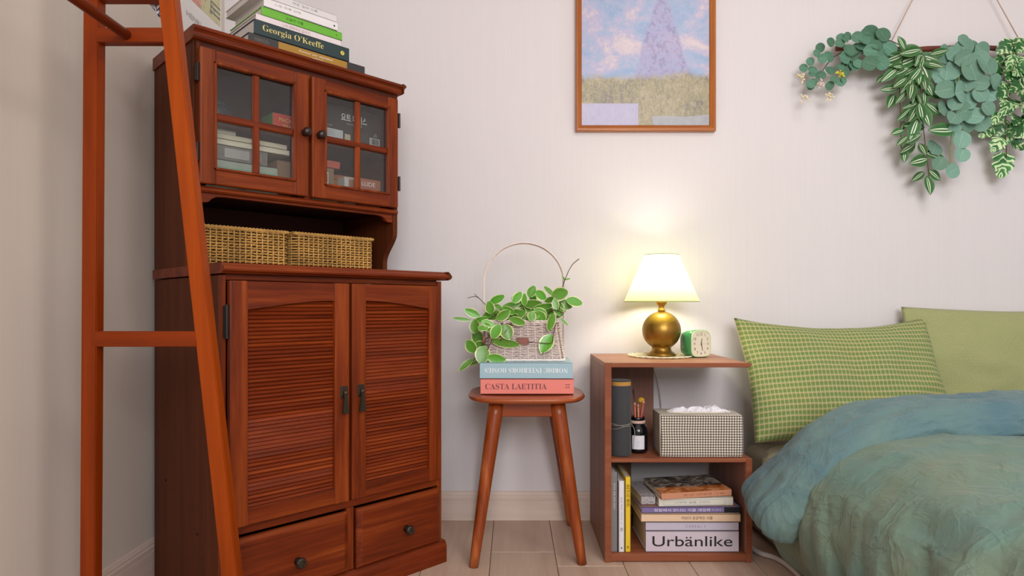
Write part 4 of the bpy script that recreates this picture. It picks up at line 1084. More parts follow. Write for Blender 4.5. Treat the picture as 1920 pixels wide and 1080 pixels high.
# boards carry a chamfered front edge
miter_prism('top_board', [(0.0, zt), (sd, zt), (sd, zt-0.014), (0.010, zt-0.014), (0.0, zt-0.0115)], 0.0, sw-0.012, 'X', 'walnut_x')
bm = NB(); prism(bm, [(sw-0.012, zt), (sw, zt-0.0035), (sw, zt-0.007), (sw-0.012, zt-0.014)], 0.0, sd, 'Y'); obj('top_edge', bm, 'walnut_edge', SH)
miter_prism('left_side', [(0.0, 0.0), (0.017, 0.010), (0.017, sd), (0.0, sd)], 0.0, zt-0.014, 'Z', 'walnut_z')
miter_prism('middle_board', [(0.0, zm1), (sd, zm1), (sd, zm0), (0.008, zm0), (0.0, zm0+0.003)], 0.017, sw, 'X', 'walnut_edge')
miter_prism('bottom_board', [(0.0, 0.004), (0.0, 0.022), (0.008, 0.024), (sd, 0.024), (sd, 0.0), (0.006, 0.0)], 0.017, sw-0.0155, 'X', 'walnut_edge')
miter_prism('right_side', [(sw, 0.0), (sw-0.0155, 0.010), (sw-0.0155, sd), (sw, sd)], 0.0, zm0, 'Z', 'walnut_z')
obj('front_lipping', box(-0.0005, 0.0175, -0.0015, 0.0, 0.0, zt-0.0, bev=0.0005), 'walnut_edge', SH)
obj('front_lipping', box(0.0175, sw-0.004, -0.0015, 0.0, zt-0.0125, zt-0.001, bev=0.0005), 'walnut_edge', SH)
obj('front_lipping', box(sw-0.016, sw+0.0005, -0.0015, 0.0, 0.0, zm1, bev=0.0005), 'walnut_edge', SH)
obj('back_panel', box(0.017, 0.205, sd-0.012, sd, zm1, zt-0.014), 'walnut_z', SH)
obj('back_panel', box(0.017, 0.132, sd-0.012, sd, 0.024, zm0), 'walnut_z', SH)

# doily
t = thing('crochet_doily', 'round cream crocheted doily lying under the brass lamp', 'doily', (0.456, 1.972, zt+0.0004))
bm = NB(); lathe(bm, [(0.0, 0.0), (0.080, 0.0), (0.0805, 0.0012), (0.078, 0.0026), (0.06, 0.0028), (0.045, 0.0024), (0.03, 0.0028), (0.0, 0.0028)], 96)
lace = plain('cream_lace', '#E9DFBE', 0.9, 0.1, var=0.08)
obj('doily_centre', bm, lace, t)
bm = NB()
for k in range(26):
    a = 2*PI*k/26; cx_, cy_ = 0.0875*math.cos(a), 0.0875*math.sin(a)
    tube(bm, [(cx_+0.0098*math.cos(b+a), cy_+0.0098*math.sin(b+a), 0.0020+0.0025*max(0, math.cos(b))) for b in [2*PI*i/10 for i in range(10)]], 0.0018, 5, closed=True)
    tube(bm, [(cx_+0.004*math.cos(b+a), cy_+0.004*math.sin(b+a), 0.0018) for b in [2*PI*i/8 for i in range(8)]], 0.0016, 5, closed=True)
obj('lace_border', bm, lace, t)

# ------------------------------------------------------------------ table lamp
LP = thing('table_lamp', 'lit table lamp with brass ball base and pale green shade on shelf', 'lamp', (0.460, 1.970, zt+0.0045))
def brass_mat():
    N = NT('brushed_brass')
    f = N.noise(N.coord('Object', (1, 1, 60)), 3, 2)
    return N.base(N.mix(f, '#8F6C2A', '#A27C38'), 0.36, 0.5, 0.85)
brass = brass_mat()
prof = [(0.0, 0.0), (0.044, 0.0), (0.0445, 0.003), (0.042, 0.006), (0.034, 0.012), (0.029, 0.018), (0.0285, 0.022)]
cz_, r_ = 0.0765, 0.0585
for i in range(25):
    a = -PI/2+0.52+(PI-0.52-0.22)*i/24
    prof.append((r_*math.cos(a), cz_+r_*math.sin(a)))
prof += [(0.0125, 0.1345)]
bm = NB(); lathe(bm, prof, 56); obj('ball_base', bm, brass, LP, True)
bm = NB(); lathe(bm, [(0.011, 0.134), (0.0115, 0.140), (0.009, 0.143), (0.0088, 0.151), (0.0155, 0.158), (0.0175, 0.164), (0.0165, 0.166), (0.014, 0.168), (0.014, 0.205), (0.0, 0.207)], 32)
obj('bulb_socket', bm, plain('polished_brass', '#D2A24A', 0.25, 0.5, 0.9), LP, True)
def shade_mat():
    N = NT('green_linen_shade')
    f = N.noise(N.coord('Object', (1, 1, 4)), 160, 2)
    c = N.mix(f, '#A9B672', '#BCC788')
    d = N.n('BsdfDiffuse'); N.put(d.inputs[0], c)
    tr = N.n('BsdfTranslucent'); N.put(tr.inputs[0], N.mix(f, '#CDD3A0', '#DCDFB8'))
    mx = N.n('MixShader'); mx.inputs[0].default_value = 0.5
    N.t.links.new(d.outputs[0], mx.inputs[1]); N.t.links.new(tr.outputs[0], mx.inputs[2]); N.t.links.new(mx.outputs[0], N.out.inputs[0])
    return N.m
sm = shade_mat()
z0, z1, r0, r1 = 0.1655, 0.3085, 0.1135, 0.0520
bm = NB(); lathe(bm, [(r0+(r1-r0)*i/16, z0+(z1-z0)*i/16) for i in range(17)], 72, cap=False)
o = obj('lamp_shade', bm, sm, LP, True)
bm = NB()
tube(bm, [(r0*math.cos(2*PI*i/64), r0*math.sin(2*PI*i/64), z0) for i in range(64)], 0.0011, 6, closed=True)
tube(bm, [(r1*math.cos(2*PI*i/48), r1*math.sin(2*PI*i/48), z1) for i in range(48)], 0.0011, 6, closed=True)
obj('shade_binding', bm, plain('olive_binding', '#8E9A62', 0.8), o, True)
bm = NB()
for k in range(3):
    a = 2*PI*k/3+0.4
    tube(bm, [(0.0, 0.0, 0.298), (r1*0.98*math.cos(a), r1*0.98*math.sin(a), 0.3065)], 0.0011, 6)
bm2 = tube(bm, [(0.016*math.cos(2*PI*i/20), 0.016*math.sin(2*PI*i/20), 0.298) for i in range(20)], 0.0011, 6, closed=True)
obj('shade_ring', bm, brass, o, True)
NBm = NT('lit_bulb')
em = NBm.n('Emission'); em.inputs[0].default_value = (1.0, 0.91, 0.76, 1); em.inputs[1].default_value = 88.0
NBm.t.links.new(em.outputs[0], NBm.out.inputs[0])
bm = NB(); lathe(bm, [(0.012, 0.2065), (0.014, 0.212), (0.022, 0.228), (0.0265, 0.242), (0.0265, 0.252), (0.022, 0.263), (0.012, 0.270), (0.0, 0.272)], 28)
obj('bulb', bm, NBm.m, LP, True)
bm = NB(); tube(bm, catmull([(-0.02, 0.04, 0.004), (-0.034, 0.075, 0.003), (-0.024, 0.128, 0.001), (-0.014, 0.136, -0.02), (0.006, 0.138, -0.06), (0.020, 0.139, -0.10), (0.030, 0.139, -0.16), (0.036, 0.139, -0.24)], 8), 0.0022, 8)
obj('cord', bm, plain('ivory_cord', '#CFC8BC', 0.5), LP, True)

# ------------------------------------------------------------------ alarm clock
CK = thing('alarm_clock', 'small green retro alarm clock with cream face beside the lamp', 'clock', (0.560, 1.957, zt+0.0006), R(25))
def rbox_ring(a, b, y, n=48, e=4.2):
    return [(x, y, z) for x, z in superellipse(a, b, n, e)]
bm = NB(); n = 48
rings = []
for a, b, y in ((0.026, 0.030, 0.034), (0.031, 0.0345, 0.031), (0.0365, 0.0395, 0.010), (0.0385, 0.0412, -0.010), (0.0385, 0.0412, -0.024), (0.0365, 0.039, -0.026)):
    rings.append([bm.verts.new((p[0], p[1], p[2]+0.0415)) for p in rbox_ring(a, b, y)])
for A, B in zip(rings, rings[1:]):
    for i in range(n): bm.faces.new((A[i], A[(i+1) % n], B[(i+1) % n], B[i]))
bm.faces.new(rings[0]); bm.faces.new(list(reversed(rings[-1])))
obj('case', bm, plain('green_plastic', '#46905E', 0.25, 0.5), CK, True)
bm = NB(); rings = []
for a, b, y in ((0.0372, 0.0398, -0.0235), (0.0372, 0.0398, -0.0275), (0.0355, 0.038, -0.0285), (0.0335, 0.036, -0.0275)):
    rings.append([bm.verts.new((p[0], p[1], p[2]+0.0415)) for p in rbox_ring(a, b, y)])
for A, B in zip(rings, rings[1:]):
    for i in range(n): bm.faces.new((A[i], A[(i+1) % n], B[(i+1) % n], B[i]))
obj('bezel', bm, plain('cream_plastic', '#D9E0AE', 0.3, 0.5), CK, True)
bm = NB(); bm.faces.new([bm.verts.new((p[0], p[1], p[2]+0.0415)) for p in rbox_ring(0.0345, 0.037, -0.0268)])
face = obj('dial', bm, plain('dial_cream', '#E4DCC4', 0.5), CK)
for h in range(1, 13):
    a = PI/2-2*PI*h/12
    c, s = math.cos(a), math.sin(a)
    k = 0.0262/max(abs(c), abs(s)*0.93)**0.55
    lettering(str(h), 0.0080, ink('#2E2A28'), face, (k*c*0.98, -0.0271, 0.0415+k*s*1.05), (PI/2, 0, 0))
def hand(name, ang, L, w, col, y):
    bm = NB(); prism(bm, [(-w/2, -0.004), (w/2, -0.004), (w*0.3, L), (-w*0.3, L)], 0, 0.0005, 'Y')
    o = obj(name, bm, ink(col), CK); o.matrix_local = Matrix.Translation((0, y, 0.0415)) @ Matrix.Rotation(ang, 4, 'Y'); return o
hand('hour_hand', R(8), 0.016, 0.0024, '#141414', -0.0280)
hand('minute_hand', R(168), 0.021, 0.0018, '#141414', -0.0286)
hand('alarm_hand', R(90), 0.022, 0.0009, '#C8BC9C', -0.0276)
for sx in (-1, 1):
    obj('foot', box(sx*0.022-0.006, sx*0.022+0.006, -0.018, 0.02, -0.0004, 0.003), plain('clock_foot', '#2F6B40', 0.5), CK)

# ------------------------------------------------------------------ middle compartment
t = thing('fabric_roll', 'charcoal fabric roll with cork lid and string standing in the shelf', 'roll', (0.3075, 1.812, zm1+0.0006))
bm = NB(); n = 48; rings = []
for z_, k_ in ((0.0, 1.0), (0.004, 1.03), (0.07, 1.0), (0.084, 0.965), (0.1, 1.0), (0.197, 1.0), (0.199, 0.9)):
    rings.append([bm.verts.new((0.0292*k_*(1+0.012*math.sin(3*2*PI*i/n))*math.cos(2*PI*i/n), 0.0292*k_*math.sin(2*PI*i/n), z_)) for i in range(n)])
for A, B in zip(rings, rings[1:]):
    for i in range(n): bm.faces.new((A[i], A[(i+1) % n], B[(i+1) % n], B[i]))
bm.faces.new(list(reversed(rings[0]))); bm.faces.new(rings[-1])
obj('rolled_cloth', bm, 'black_cloth', t, True)
bm = NB(); lathe(bm, [(0.0, 0.197), (0.0292, 0.197), (0.0292, 0.208), (0.0, 0.2085)], 40); obj('cork_lid', bm, plain('cork', '#B98A48', 0.8, 0.1, var=0.25), t)
bm = NB(); lathe(bm, [(0.0, 0.2085), (0.0285, 0.2085), (0.0285, 0.2115), (0.0, 0.212)], 40); obj('lid_cap', bm, 'black_cloth', t)
bm = NB()
for zz, sl in ((0.082, 0.3), (0.086, -0.15), (0.088, 0.1)):
    tube(bm, [(0.0296*math.cos(2*PI*i/40), 0.0296*math.sin(2*PI*i/40), zz+sl*0.0296*math.cos(2*PI*i/40)) for i in range(40)], 0.0009, 5, closed=True)
tube(bm, catmull([(0.029, -0.008, 0.088), (0.037, -0.012, 0.07), (0.034, -0.014, 0.03), (0.032, -0.01, 0.018)], 6), 0.0009, 5)
obj('tie_string', bm, plain('grey_string', '#8A8478', 0.8), t)

t = thing('black_jar', 'black glass jar with white label holding brushes in the shelf', 'jar', (0.3620, 1.846, zm1+0.0006))
bm = NB(); lathe(bm, [(0.0, 0.0), (0.024, 0.0), (0.0285, 0.004), (0.0295, 0.01), (0.0295, 0.06), (0.027, 0.071), (0.02, 0.08), (0.0195, 0.083)], 44); lathe(bm, [(0.0195, 0.092), (0.0215, 0.094), (0.0215, 0.1), (0.0195, 0.1015), (0.0165, 0.1), (0.0165, 0.06), (0.0, 0.058)], 40)
N = NT('black_glass'); N.base('#0B0A10', 0.08, 0.5); obj('jar_body', bm, N.m, t, True)
bm = NB(); lathe(bm, [(0.0198, 0.083), (0.0225, 0.084), (0.0225, 0.091), (0.0198, 0.092)], 40, cap=False); obj('neck_band', bm, plain('beige_band', '#C9A99A', 0.6), t, True)
bm = NB(); k = 14; A, B = [], []
for i in range(k+1):
    a = R(-90-41+70*i/k)
    A.append(bm.verts.new((0.0299*math.cos(a), 0.0299*math.sin(a), 0.013))); B.append(bm.verts.new((0.0299*math.cos(a), 0.0299*math.sin(a), 0.052)))
for i in range(k): bm.faces.new((A[i], A[i+1], B[i+1], B[i]))
lb = obj('jar_label', bm, plain('label_white', '#DADAE0', 0.6), t)
for kk in range(3): obj('printed_line', box(-0.0085, 0.0025-kk*0.002, -0.0304, -0.0302, 0.034-kk*0.006, 0.0346-kk*0.006), ink('#A0A0A8'), lb)
G5 = 'brushes and pencils in the black jar'
BR = [((0.004, 0.0), (-0.012, 0.0, 0.178), 0.0026, '#4A3A34', 'thin dark handled brush leaning left in the black jar', 'paintbrush'),
      ((-0.004, 0.004), (-0.032, 0.004, 0.160), 0.0025, '#5E3F36', 'thin brown brush leaning far left in the black jar', 'paintbrush'),
      ((-0.006, -0.004), (-0.010, -0.010, 0.141), 0.0036, '#A85E48', 'short terracotta pencil in the black jar', 'pencil'),
      ((0.002, -0.006), (0.0, -0.010, 0.136), 0.0034, '#B5705A', 'pale terracotta pencil in the middle of the black jar', 'pencil'),
      ((0.004, -0.004), (0.015, -0.010, 0.147), 0.0044, '#9A4A44', 'thick dusty red pencil leaning right in the black jar', 'pencil')]
for (bx_, by_), tip, r_, col, lab, kind in BR:
    q = thing(kind, lab, kind, (0.3620, 1.846, zm1+0.06), 0, G5)
    b0 = Vector((bx_, by_, 0.0)); b1 = Vector(tip)-Vector((0, 0, 0.06)); dvec = (b1-b0).normalized()
    bm = NB(); tube(bm, [b0+(b1-b0)*f for f in (0.0, 0.5, 0.93)], [r_, r_, r_*0.9], 10)
    obj('handle', bm, plain('brush_'+col.strip('#'), col, 0.4), q, True)
    bm = NB(); tube(bm, [b0+(b1-b0)*0.93, b1, b1+dvec*0.004], [r_*0.95, r_*0.8, r_*0.2], 10)
    obj('tip', bm, plain('brushtip_'+col.strip('#'), '#2E2620' if kind == 'paintbrush' else '#C98F70', 0.6), q, True)
q = thing('ball_brush', 'brush with round yellow ball head in the black jar', 'brush', (0.3620, 1.846, zm1+0.06), 0, G5)
bm = NB(); tube(bm, [(0.006, 0.004, 0), (0.010, 0.002, 0.085)], 0.002, 10); obj('handle', bm, plain('yellow_stick', '#B08A3A', 0.5), q, True)
bm = NB(); bmesh.ops.create_icosphere(bm, subdivisions=3, radius=0.0098, matrix=Matrix.Translation((0.0105, 0.0, 0.089)) @ Matrix.Diagonal((1, 0.8, 0.9, 1))); obj('ball_head', bm, plain('mustard_felt', '#C79A32', 0.9, 0.1, var=0.15), q, True)

t = thing('tissue_box', 'brown gingham cloth covered tissue box on the middle shelf', 'tissue box', (0.5285, 1.7785, zm1+0.0006), R(-0.5))
bw_, bd_, bh_ = 0.228, 0.115, 0.117
bm = NB(); bx(bm, -bw_/2, bw_/2, 0, bd_, 0, bh_, bev=0.004, seg=2)
bmesh.ops.subdivide_edges(bm, edges=[e for e in bm.edges if e.calc_length() > 0.05], cuts=7, use_grid_fill=True)
for v in bm.verts:
    nv_ = noise.noise_vector(v.co*18)
    v.co += nv_*0.0016
    if v.co.z < 0.004: v.co.z = max(0.0, v.co.z)
obj('cloth_cover', bm, 'gingham', t, True)
bm = NB()
for yy in (0.012, bd_-0.012):
    pass
pts = [(0.085*math.copysign(abs(math.cos(a))**0.5, math.cos(a)), bd_/2+0.022*math.copysign(abs(math.sin(a))**0.7, math.sin(a)), bh_+0.001) for a in [2*PI*i/40 for i in range(40)]]
tube(bm, pts, 0.0022, 6, closed=True); obj('slot_hem', bm, plain('cream_tape', '#D8CFBC', 0.8), t, True)
bm = NB(); tube(bm, [(-bw_/2-0.0005, 0.006, 0.0), (-bw_/2-0.001, 0.007, bh_)], 0.0016, 6); obj('corner_tape', bm, plain('cream_tape2', '#D8CFBC', 0.8), t, True)
def tissue(x0, x1, h, seed):
    bm = NB(); g = {}
    for i in range(17):
        for j in range(9):
            u, v = i/16, j/8
            x = x0+(x1-x0)*u
            ridge_ = 1-abs(2*u-1-0.5*noise.noise(Vector((seed, v*2, 1))))**1.1
            fold_ = abs(math.sin(u*9+seed+v*2))*0.35
            z = bh_+0.0005+h*max(0.0, ridge_)*(1-abs(2*v-1)**1.6)*(0.75+fold_)+0.005*noise.noise(Vector((u*6, v*5, seed)))
            y = bd_/2+(v-0.5)*0.036+0.010*noise.noise(Vector((u*4, v*3, seed+5)))
            g[i, j] = bm.verts.new((x+0.010*noise.noise(Vector((u*3, v*5, seed+9))), y, max(z, bh_-0.001)))
    for i in range(16):
        for j in range(8): bm.faces.new((g[i, j], g[i+1, j], g[i+1, j+1], g[i, j+1]))
    return bm
for x0, x1, h, s_ in ((-0.084, -0.01, 0.015, 1.3), (-0.046, 0.046, 0.018, 4.1), (0.010, 0.090, 0.023, 7.7)):
    o = obj('tissue', tissue(x0, x1, h, s_), plain('tissue_white', '#ECEAF0', 0.9, 0.1, var=0.01) if 'tis' not in MAT else MAT['tis'], t, False)

# ------------------------------------------------------------------ lower compartment books
zb = 0.0246
G6 = 'upright books in the lower shelf'
def up_book(label, x0, x1, y, H, D, cov):
    return book(label, H, D, x1-x0, cov, ((x0+x1)/2, y, zb), 0, G6, upright=True)
def up_text(t, s, h, col, z, length, rot_up=False, yoff=-0.0007):
    r_ = (PI/2, PI/2, 0) if not rot_up else (PI/2, -PI/2, 0)
    return lettering(s, h, ink(col), t, (0, yoff, z), r_, 'CENTER', length)
def stacked_text(t, s, h, col, z, pitch):
    for i, ch in enumerate(s): lettering(ch, h, ink(col), t, (0, -0.0007, z-i*pitch), (PI/2, 0, 0))
t = up_book('grey upright book with white lettering, leftmost in the lower shelf', 0.2745, 0.2935, 1.778, 0.221, 0.20, cover('midgrey', '#7F7A7A'))
up_text(t, '\ud55c\uad6d\uc758 \uc804\ud1b5 \uacf5\uc608 \uc774\uc57c\uae30', 0.0055, '#DAD6D6', 0.155, 0.072)
t = up_book('white upright book between the grey and the yellow books', 0.2955, 0.3125, 1.776, 0.197, 0.17, cover('white2', '#DFDCDE'))
up_text(t, '\uc9d1\uacfc \uc815\uc6d0 \uadf8\ub9ac\uace0 \ub098', 0.0042, '#9C98A0', 0.115, 0.075)
lettering('\ubb38', 0.009, ink('#55525A'), t, (0, -0.0007, 0.063), (PI/2, 0, 0))
lettering('\u25cf', 0.004, ink('#2A2A30'), t, (0, -0.0007, 0.0115), (PI/2, 0, 0))
t = up_book('yellow upright book with black brush lettering in the lower shelf', 0.3142, 0.3298, 1.777, 0.208, 0.17, cover('yellow', '#E8C22E'))
stacked_text(t, '\uc870\uc120\ubbf8\uc220\uad00', 0.0105, '#2A2620', 0.181, 0.0125)
lettering('\uc220', 0.007, ink('#3A3426'), t, (0, -0.0007, 0.014), (PI/2, 0, 0))

G7 = 'books lying stacked in the lower shelf'
def low_book(label, x0, x1, y, z, T, D, cov, rz=0.0):
    return book(label, x1-x0, D, T, cov, ((x0+x1)/2, y, z), R(rz), G7)
t = low_book('thick pale lilac magazine with large black lettering at the stack bottom', 0.3715, 0.6295, 1.776, zb, 0.0585, 0.20, cover('palelilac', '#CDC2CC'))
spine_text(t, 'Urb\u00e4nlike', 0.0285, '#2B2628', 0.0, 0.030, 0.222, bold=0.003)
t = low_book('lavender grey book second from the bottom of the low stack', 0.3715, 0.6295, 1.777, zb+0.059, 0.0245, 0.20, cover('lavender', '#C3BBCB'))
spine_text(t, 'C E R E A L  V', 0.0075, '#8E8698', 0.01, 0.0122, 0.056)
t = low_book('peach spined book in the middle of the low stack', 0.3585, 0.6335, 1.774, zb+0.084, 0.0225, 0.215, cover('peach', '#E3C4A4'))
spine_text(t, '\uc774\ubcf4\ub2e4 \uc131\uacf5\uc801\uc778 \uc2dd\ubb3c', 0.0088, '#6A4A3A', 0.017, 0.0115, 0.086)
obj('cover_print', box(-0.13, 0.13, 0.01, 0.2, 0.0225, 0.0230), cover('greenprint', '#5C7F52'), t)
t = low_book('purple and black spined book in the low stack', 0.360, 0.6365, 1.779, zb+0.108, 0.0155, 0.20, cover('purple', '#7C6E9E'), 1.0)
obj('spine_band', box(0.092, 0.1385, -0.0007, 0.0, 0.0004, 0.0151), cover('black_band', '#252229'), t)
spine_text(t, '\uc815\uc6d0\uc5d0\uc11c \ub9cc\ub098\ub294 \uc2dd\ubb3c \uc138\ubc00\ud654', 0.0085, '#DCD6E6', -0.025, 0.0077, 0.158, bold=0.004)
spine_text(t, '\ud55c\uacb8\ub808', 0.005, '#C8C2D2', 0.07, 0.0077, 0.026)
obj('cover_print', box(-0.136, 0.13, 0.006, 0.195, 0.0155, 0.0159), cover('brownprint', '#8C6650'), t)
t = low_book('cream white book with boxed spine label under the orange art book', 0.4085, 0.6195, 1.786, zb+0.1245, 0.0235, 0.17, cover('creamwhite', '#D9D5C6'), 3.0)
bm = NB()
for a in ((-0.092, 0.082, 0.0035, 0.0042), (-0.092, 0.082, 0.0178, 0.0185)): bx(bm, a[0], a[1], -0.0006, 0, a[2], a[3])
for a in (-0.092, 0.0815): bx(bm, a, a+0.0007, -0.0006, 0, 0.0035, 0.0185)
obj('spine_frame', bm, ink('#9FAAB0'), t)
spine_text(t, '\ub098\ubb34\uc640 \uc232\uc744 \uadf8\ub9ac\ub2e4', 0.0065, '#9AA0A2', -0.01, 0.011, 0.1)
lettering('\uadf8\ub9bc\uc0b0\ucc45', 0.012, ink('#7C5A48'), t, (0.06, 0.02, 0.0239), (0, 0, 0), 'CENTER', 0.05)
def speckle():
    N = NT('speckled_grey_cover'); f = N.noise(N.coord('Object'), 220, 2)
    return N.base(N.ramp(f, [(0.36, '#5E5A60'), (0.44, '#A9A3A4'), (0.7, '#B8B2B2')]), 0.6, 0.3)
t = low_book('small speckled grey notebook left of the cream white book in the low stack', 0.363, 0.4035, 1.80, zb+0.1245, 0.0235, 0.15, speckle(), 4)
def art_cover():
    N = NT('orange_art_cover')
    v = N.coord('Object'); x, y, z = N.sep(v)
    f = N.noise(v, 34, 3, 0.6, 1.0)
    c1 = N.ramp(f, [(0.35, '#8E4A1E'), (0.5, '#C07038'), (0.66, '#D59A6C')])
    c2 = N.ramp(f, [(0.38, '#3A342E'), (0.5, '#6E655A'), (0.62, '#B5AC9C')])
    m = N.math('GREATER_THAN', N.math('ADD', y, N.math('MULTIPLY', N.noise(v, 18, 2), 0.02)), 0.062)
    return N.base(N.mix(m, c1, c2), 0.5, 0.3)
t = low_book('orange and black art book lying askew on top of the low stack', 0.413, 0.618, 1.785, zb+0.1485, 0.0175, 0.155, art_cover(), 7.0)
t.rotation_euler = (R(0.5), R(-1.2), R(7))
spine_text(t, '\uc870\uc120 \uc2dc\ub300\uc758 \uadf8\ub9bc', 0.006, '#8A4A3A', 0.02, 0.0085, 0.12)
obj('spine_band', box(-0.1015, 0.1015, -0.0005, 0.0, 0.0006, 0.0169), cover('orangespine', '#C98E6E'), t)

# ------------------------------------------------------------------ picture on the back wall
def meadow_mat():
    N = NT('painted_meadow')
    v = N.coord('Object'); x, y, z = N.sep(v)
    wob = N.noise(v, 9, 3)
    strokes = N.noise(N.coord('Object', (1, 1, 1.0), rot=(0, 0.5, 0)), 60, 3, 0.6, 0.8)
    cl = N.noise(N.coord('Object', (1, 1, 1.5)), 6.5, 4, 0.6, 0.6)
    clx = N.math('ADD', N.math('MULTIPLY', cl, 0.8), N.math('MULTIPLY', strokes, 0.25))
    sky = N.ramp(clx, [(0.42, '#8FA6C8'), (0.50, '#9FAFCC'), (0.56, '#B3AFCA'), (0.63, '#CDBFC6'), (0.75, '#D8CCC8')])
    # rounded lilac hill in the middle distance
    hx = N.math('DIVIDE', N.math('SUBTRACT', x, 0.285), 0.082)
    bell = N.math('EXPONENT', N.math('MULTIPLY', N.math('MULTIPLY', hx, hx), -1.0))
    hill_top = N.math('ADD', 0.10, N.math('MULTIPLY', bell, 0.36))
    edge = N.math('ADD', N.math('MULTIPLY', wob, 0.10), N.math('MULTIPLY', strokes, 0.05))
    hillm = N.ramp(N.math('SUBTRACT', N.math('ADD', hill_top, N.math('SUBTRACT', edge, 0.075)), z), [(0.0, 0.0), (0.035, 1.0)])
    hill = N.ramp(strokes, [(0.35, '#8C86AE'), (0.5, '#A79DC0'), (0.65, '#9DA6CC')])
    c = N.mix(N.math('MULTIPLY', hillm, 0.85), sky, hill)
    gl = N.math('ADD', 0.150, N.math('MULTIPLY', wob, 0.05))
    gm = N.ramp(N.math('SUBTRACT', N.math('ADD', gl, N.math('MULTIPLY', strokes, 0.04)), z), [(0.0, 0.0), (0.02, 1.0)])
    st2 = N.noise(N.coord('Object', (1, 1, 0.6), rot=(0, 0.35, 0)), 130, 3, 0.65, 1.0)
    gf = N.math('ADD', N.math('MULTIPLY', st2, 0.65), N.math('MULTIPLY', N.noise(v, 14, 3), 0.35))
    gr = N.ramp(gf, [(0.36, '#77706E'), (0.44, '#8F8878'), (0.5, '#A09870'), (0.56, '#A89C8A'), (0.62, '#B5A780'), (0.7, '#A8A2B4')])
    c = N.mix(gm, c, gr)
    # room reflection painted in pale lilac, lower left; a greyer patch lower right
    refl_mask = N.math('MULTIPLY', N.math('LESS_THAN', z, 0.092), N.math('LESS_THAN', N.math('ADD', x, N.math('MULTIPLY', wob, 0.01)), 0.213))
    c = N.mix(N.math('MULTIPLY', refl_mask, 0.9), c, N.mix(strokes, '#A9A4C6', '#C5C2DA'))
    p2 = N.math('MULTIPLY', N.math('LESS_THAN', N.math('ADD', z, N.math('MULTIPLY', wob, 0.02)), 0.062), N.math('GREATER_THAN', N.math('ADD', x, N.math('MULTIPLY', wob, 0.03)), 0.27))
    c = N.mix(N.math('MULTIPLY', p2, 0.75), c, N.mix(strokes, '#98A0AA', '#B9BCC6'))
    N.bump(strokes, 0.15, 0.001)
    return N.base(c, 0.35, 0.4)
PX0, PX1, PZ0 = 0.2095, 0.6700, 1.2825
PH = 0.66
t = thing('framed_picture', 'wooden framed landscape picture of a tall lilac hill and meadow on the back wall', 'picture', (PX0, YB-0.0225, PZ0))
def molding(a, b, inner=0.0205):
    """mitred frame member between two outer corners (x,z), inward normal computed from the centre"""
    bm = NB(); A = Vector(a); B = Vector(b); d = (B-A).normalized(); cen = Vector(((PX1-PX0)/2, PH/2)); nrm = Vector((-d.y, d.x))
    if (cen-A).dot(nrm) < 0: nrm = -nrm
    pr = [(0.0, 0.022), (0.0, 0.004), (0.0025, 0.0005), (0.006, 0.0), (0.010, 0.003), (0.0125, 0.0055), (0.0155, 0.004), (0.0185, 0.007), (inner, 0.011), (inner, 0.022)]
    E0, E1 = [], []
    for w, y in pr:
        p0 = A+nrm*w+d*w; p1 = B+nrm*w-d*w
        E0.append(bm.verts.new((p0.x, y, p0.y))); E1.append(bm.verts.new((p1.x, y, p1.y)))
    k = len(pr)
    for i in range(k): bm.faces.new((E0[i], E0[(i+1) % k], E1[(i+1) % k], E1[i]))
    bm.faces.new(E0); bm.faces.new(list(reversed(E1)))
    return bm
fw_ = PX1-PX0
frame_x = wood('frame_wood_level', '#8A4A20', '#A8622E', '#C07A3C', 'X', rough=0.3, spec=0.5, var=0.03)
frame_z = wood('frame_wood_upright', '#8A4A20', '#A8622E', '#C07A3C', 'Z', rough=0.3, spec=0.5, var=0.03)
for a, b, m in (((0, 0), (fw_, 0), frame_x), ((0, PH), (fw_, PH), frame_x), ((0, 0), (0, PH), frame_z), ((fw_, 0), (fw_, PH), frame_z)):
    obj('frame_bar', molding(a, b), m, t)
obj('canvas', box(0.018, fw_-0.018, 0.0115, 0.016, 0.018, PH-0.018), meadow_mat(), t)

# ------------------------------------------------------------------ hanging garland on the wall
WH = thing('wall_hanging', 'leafy green garland hanging from a branch and string on the back wall', 'wall decoration', (1.445, 2.083, 1.545))
bm = NB()
pts = [(-0.39+0.78*i/16, 0.003*math.sin(i*1.7), 0.004*math.sin(i*0.9)) for i in range(17)]
tube(bm, pts, [0.0085+0.0012*math.sin(i*2.3) for i in range(17)], 12)
obj('branch', bm, wood('branch_bark', '#4A1E12', '#642A1A', '#7A3A26', 'X', rough=0.6, var=0.02), WH, True)
bm = NB()
for sx in (-1, 1):
    tube(bm, [(sx*0.222, 0.0, 0.0), (sx*0.11, 0.008, 0.215), (0, 0.016, 0.425)], 0.0017, 6)
    for k in range(4):
        tube(bm, [(sx*0.222+0.003*k-0.005, 0.0105*math.cos(2*PI*i/16), 0.0105*math.sin(2*PI*i/16)) for i in range(16)], 0.0015, 5, closed=True)
obj('string', bm, plain('jute_string', '#C2A493', 0.9), WH, True)
bm = NB(); lathe(bm, [(0, 0), (0.004, 0), (0.004, 0.012), (0, 0.012)], 12); bmesh.ops.transform(bm, matrix=Matrix.Translation((0, 0.025, 0.427)) @ Matrix.Rotation(PI/2, 4, 'X'), verts=bm.verts[:]); obj('nail', bm, 'bronze', WH)
rw = random.Random(21)
specs = {'A': ('eucalyptus_sprig', 'euca_dark', 'round', 0.92), 'B': ('striped_leaf_vine', 'stripe', 'lance', 0.50), 'C': ('silver_leaf_vine', 'euca_pale', 'round', 1.0), 'D': ('variegated_vine', 'monstera', 'split', 0.86)}
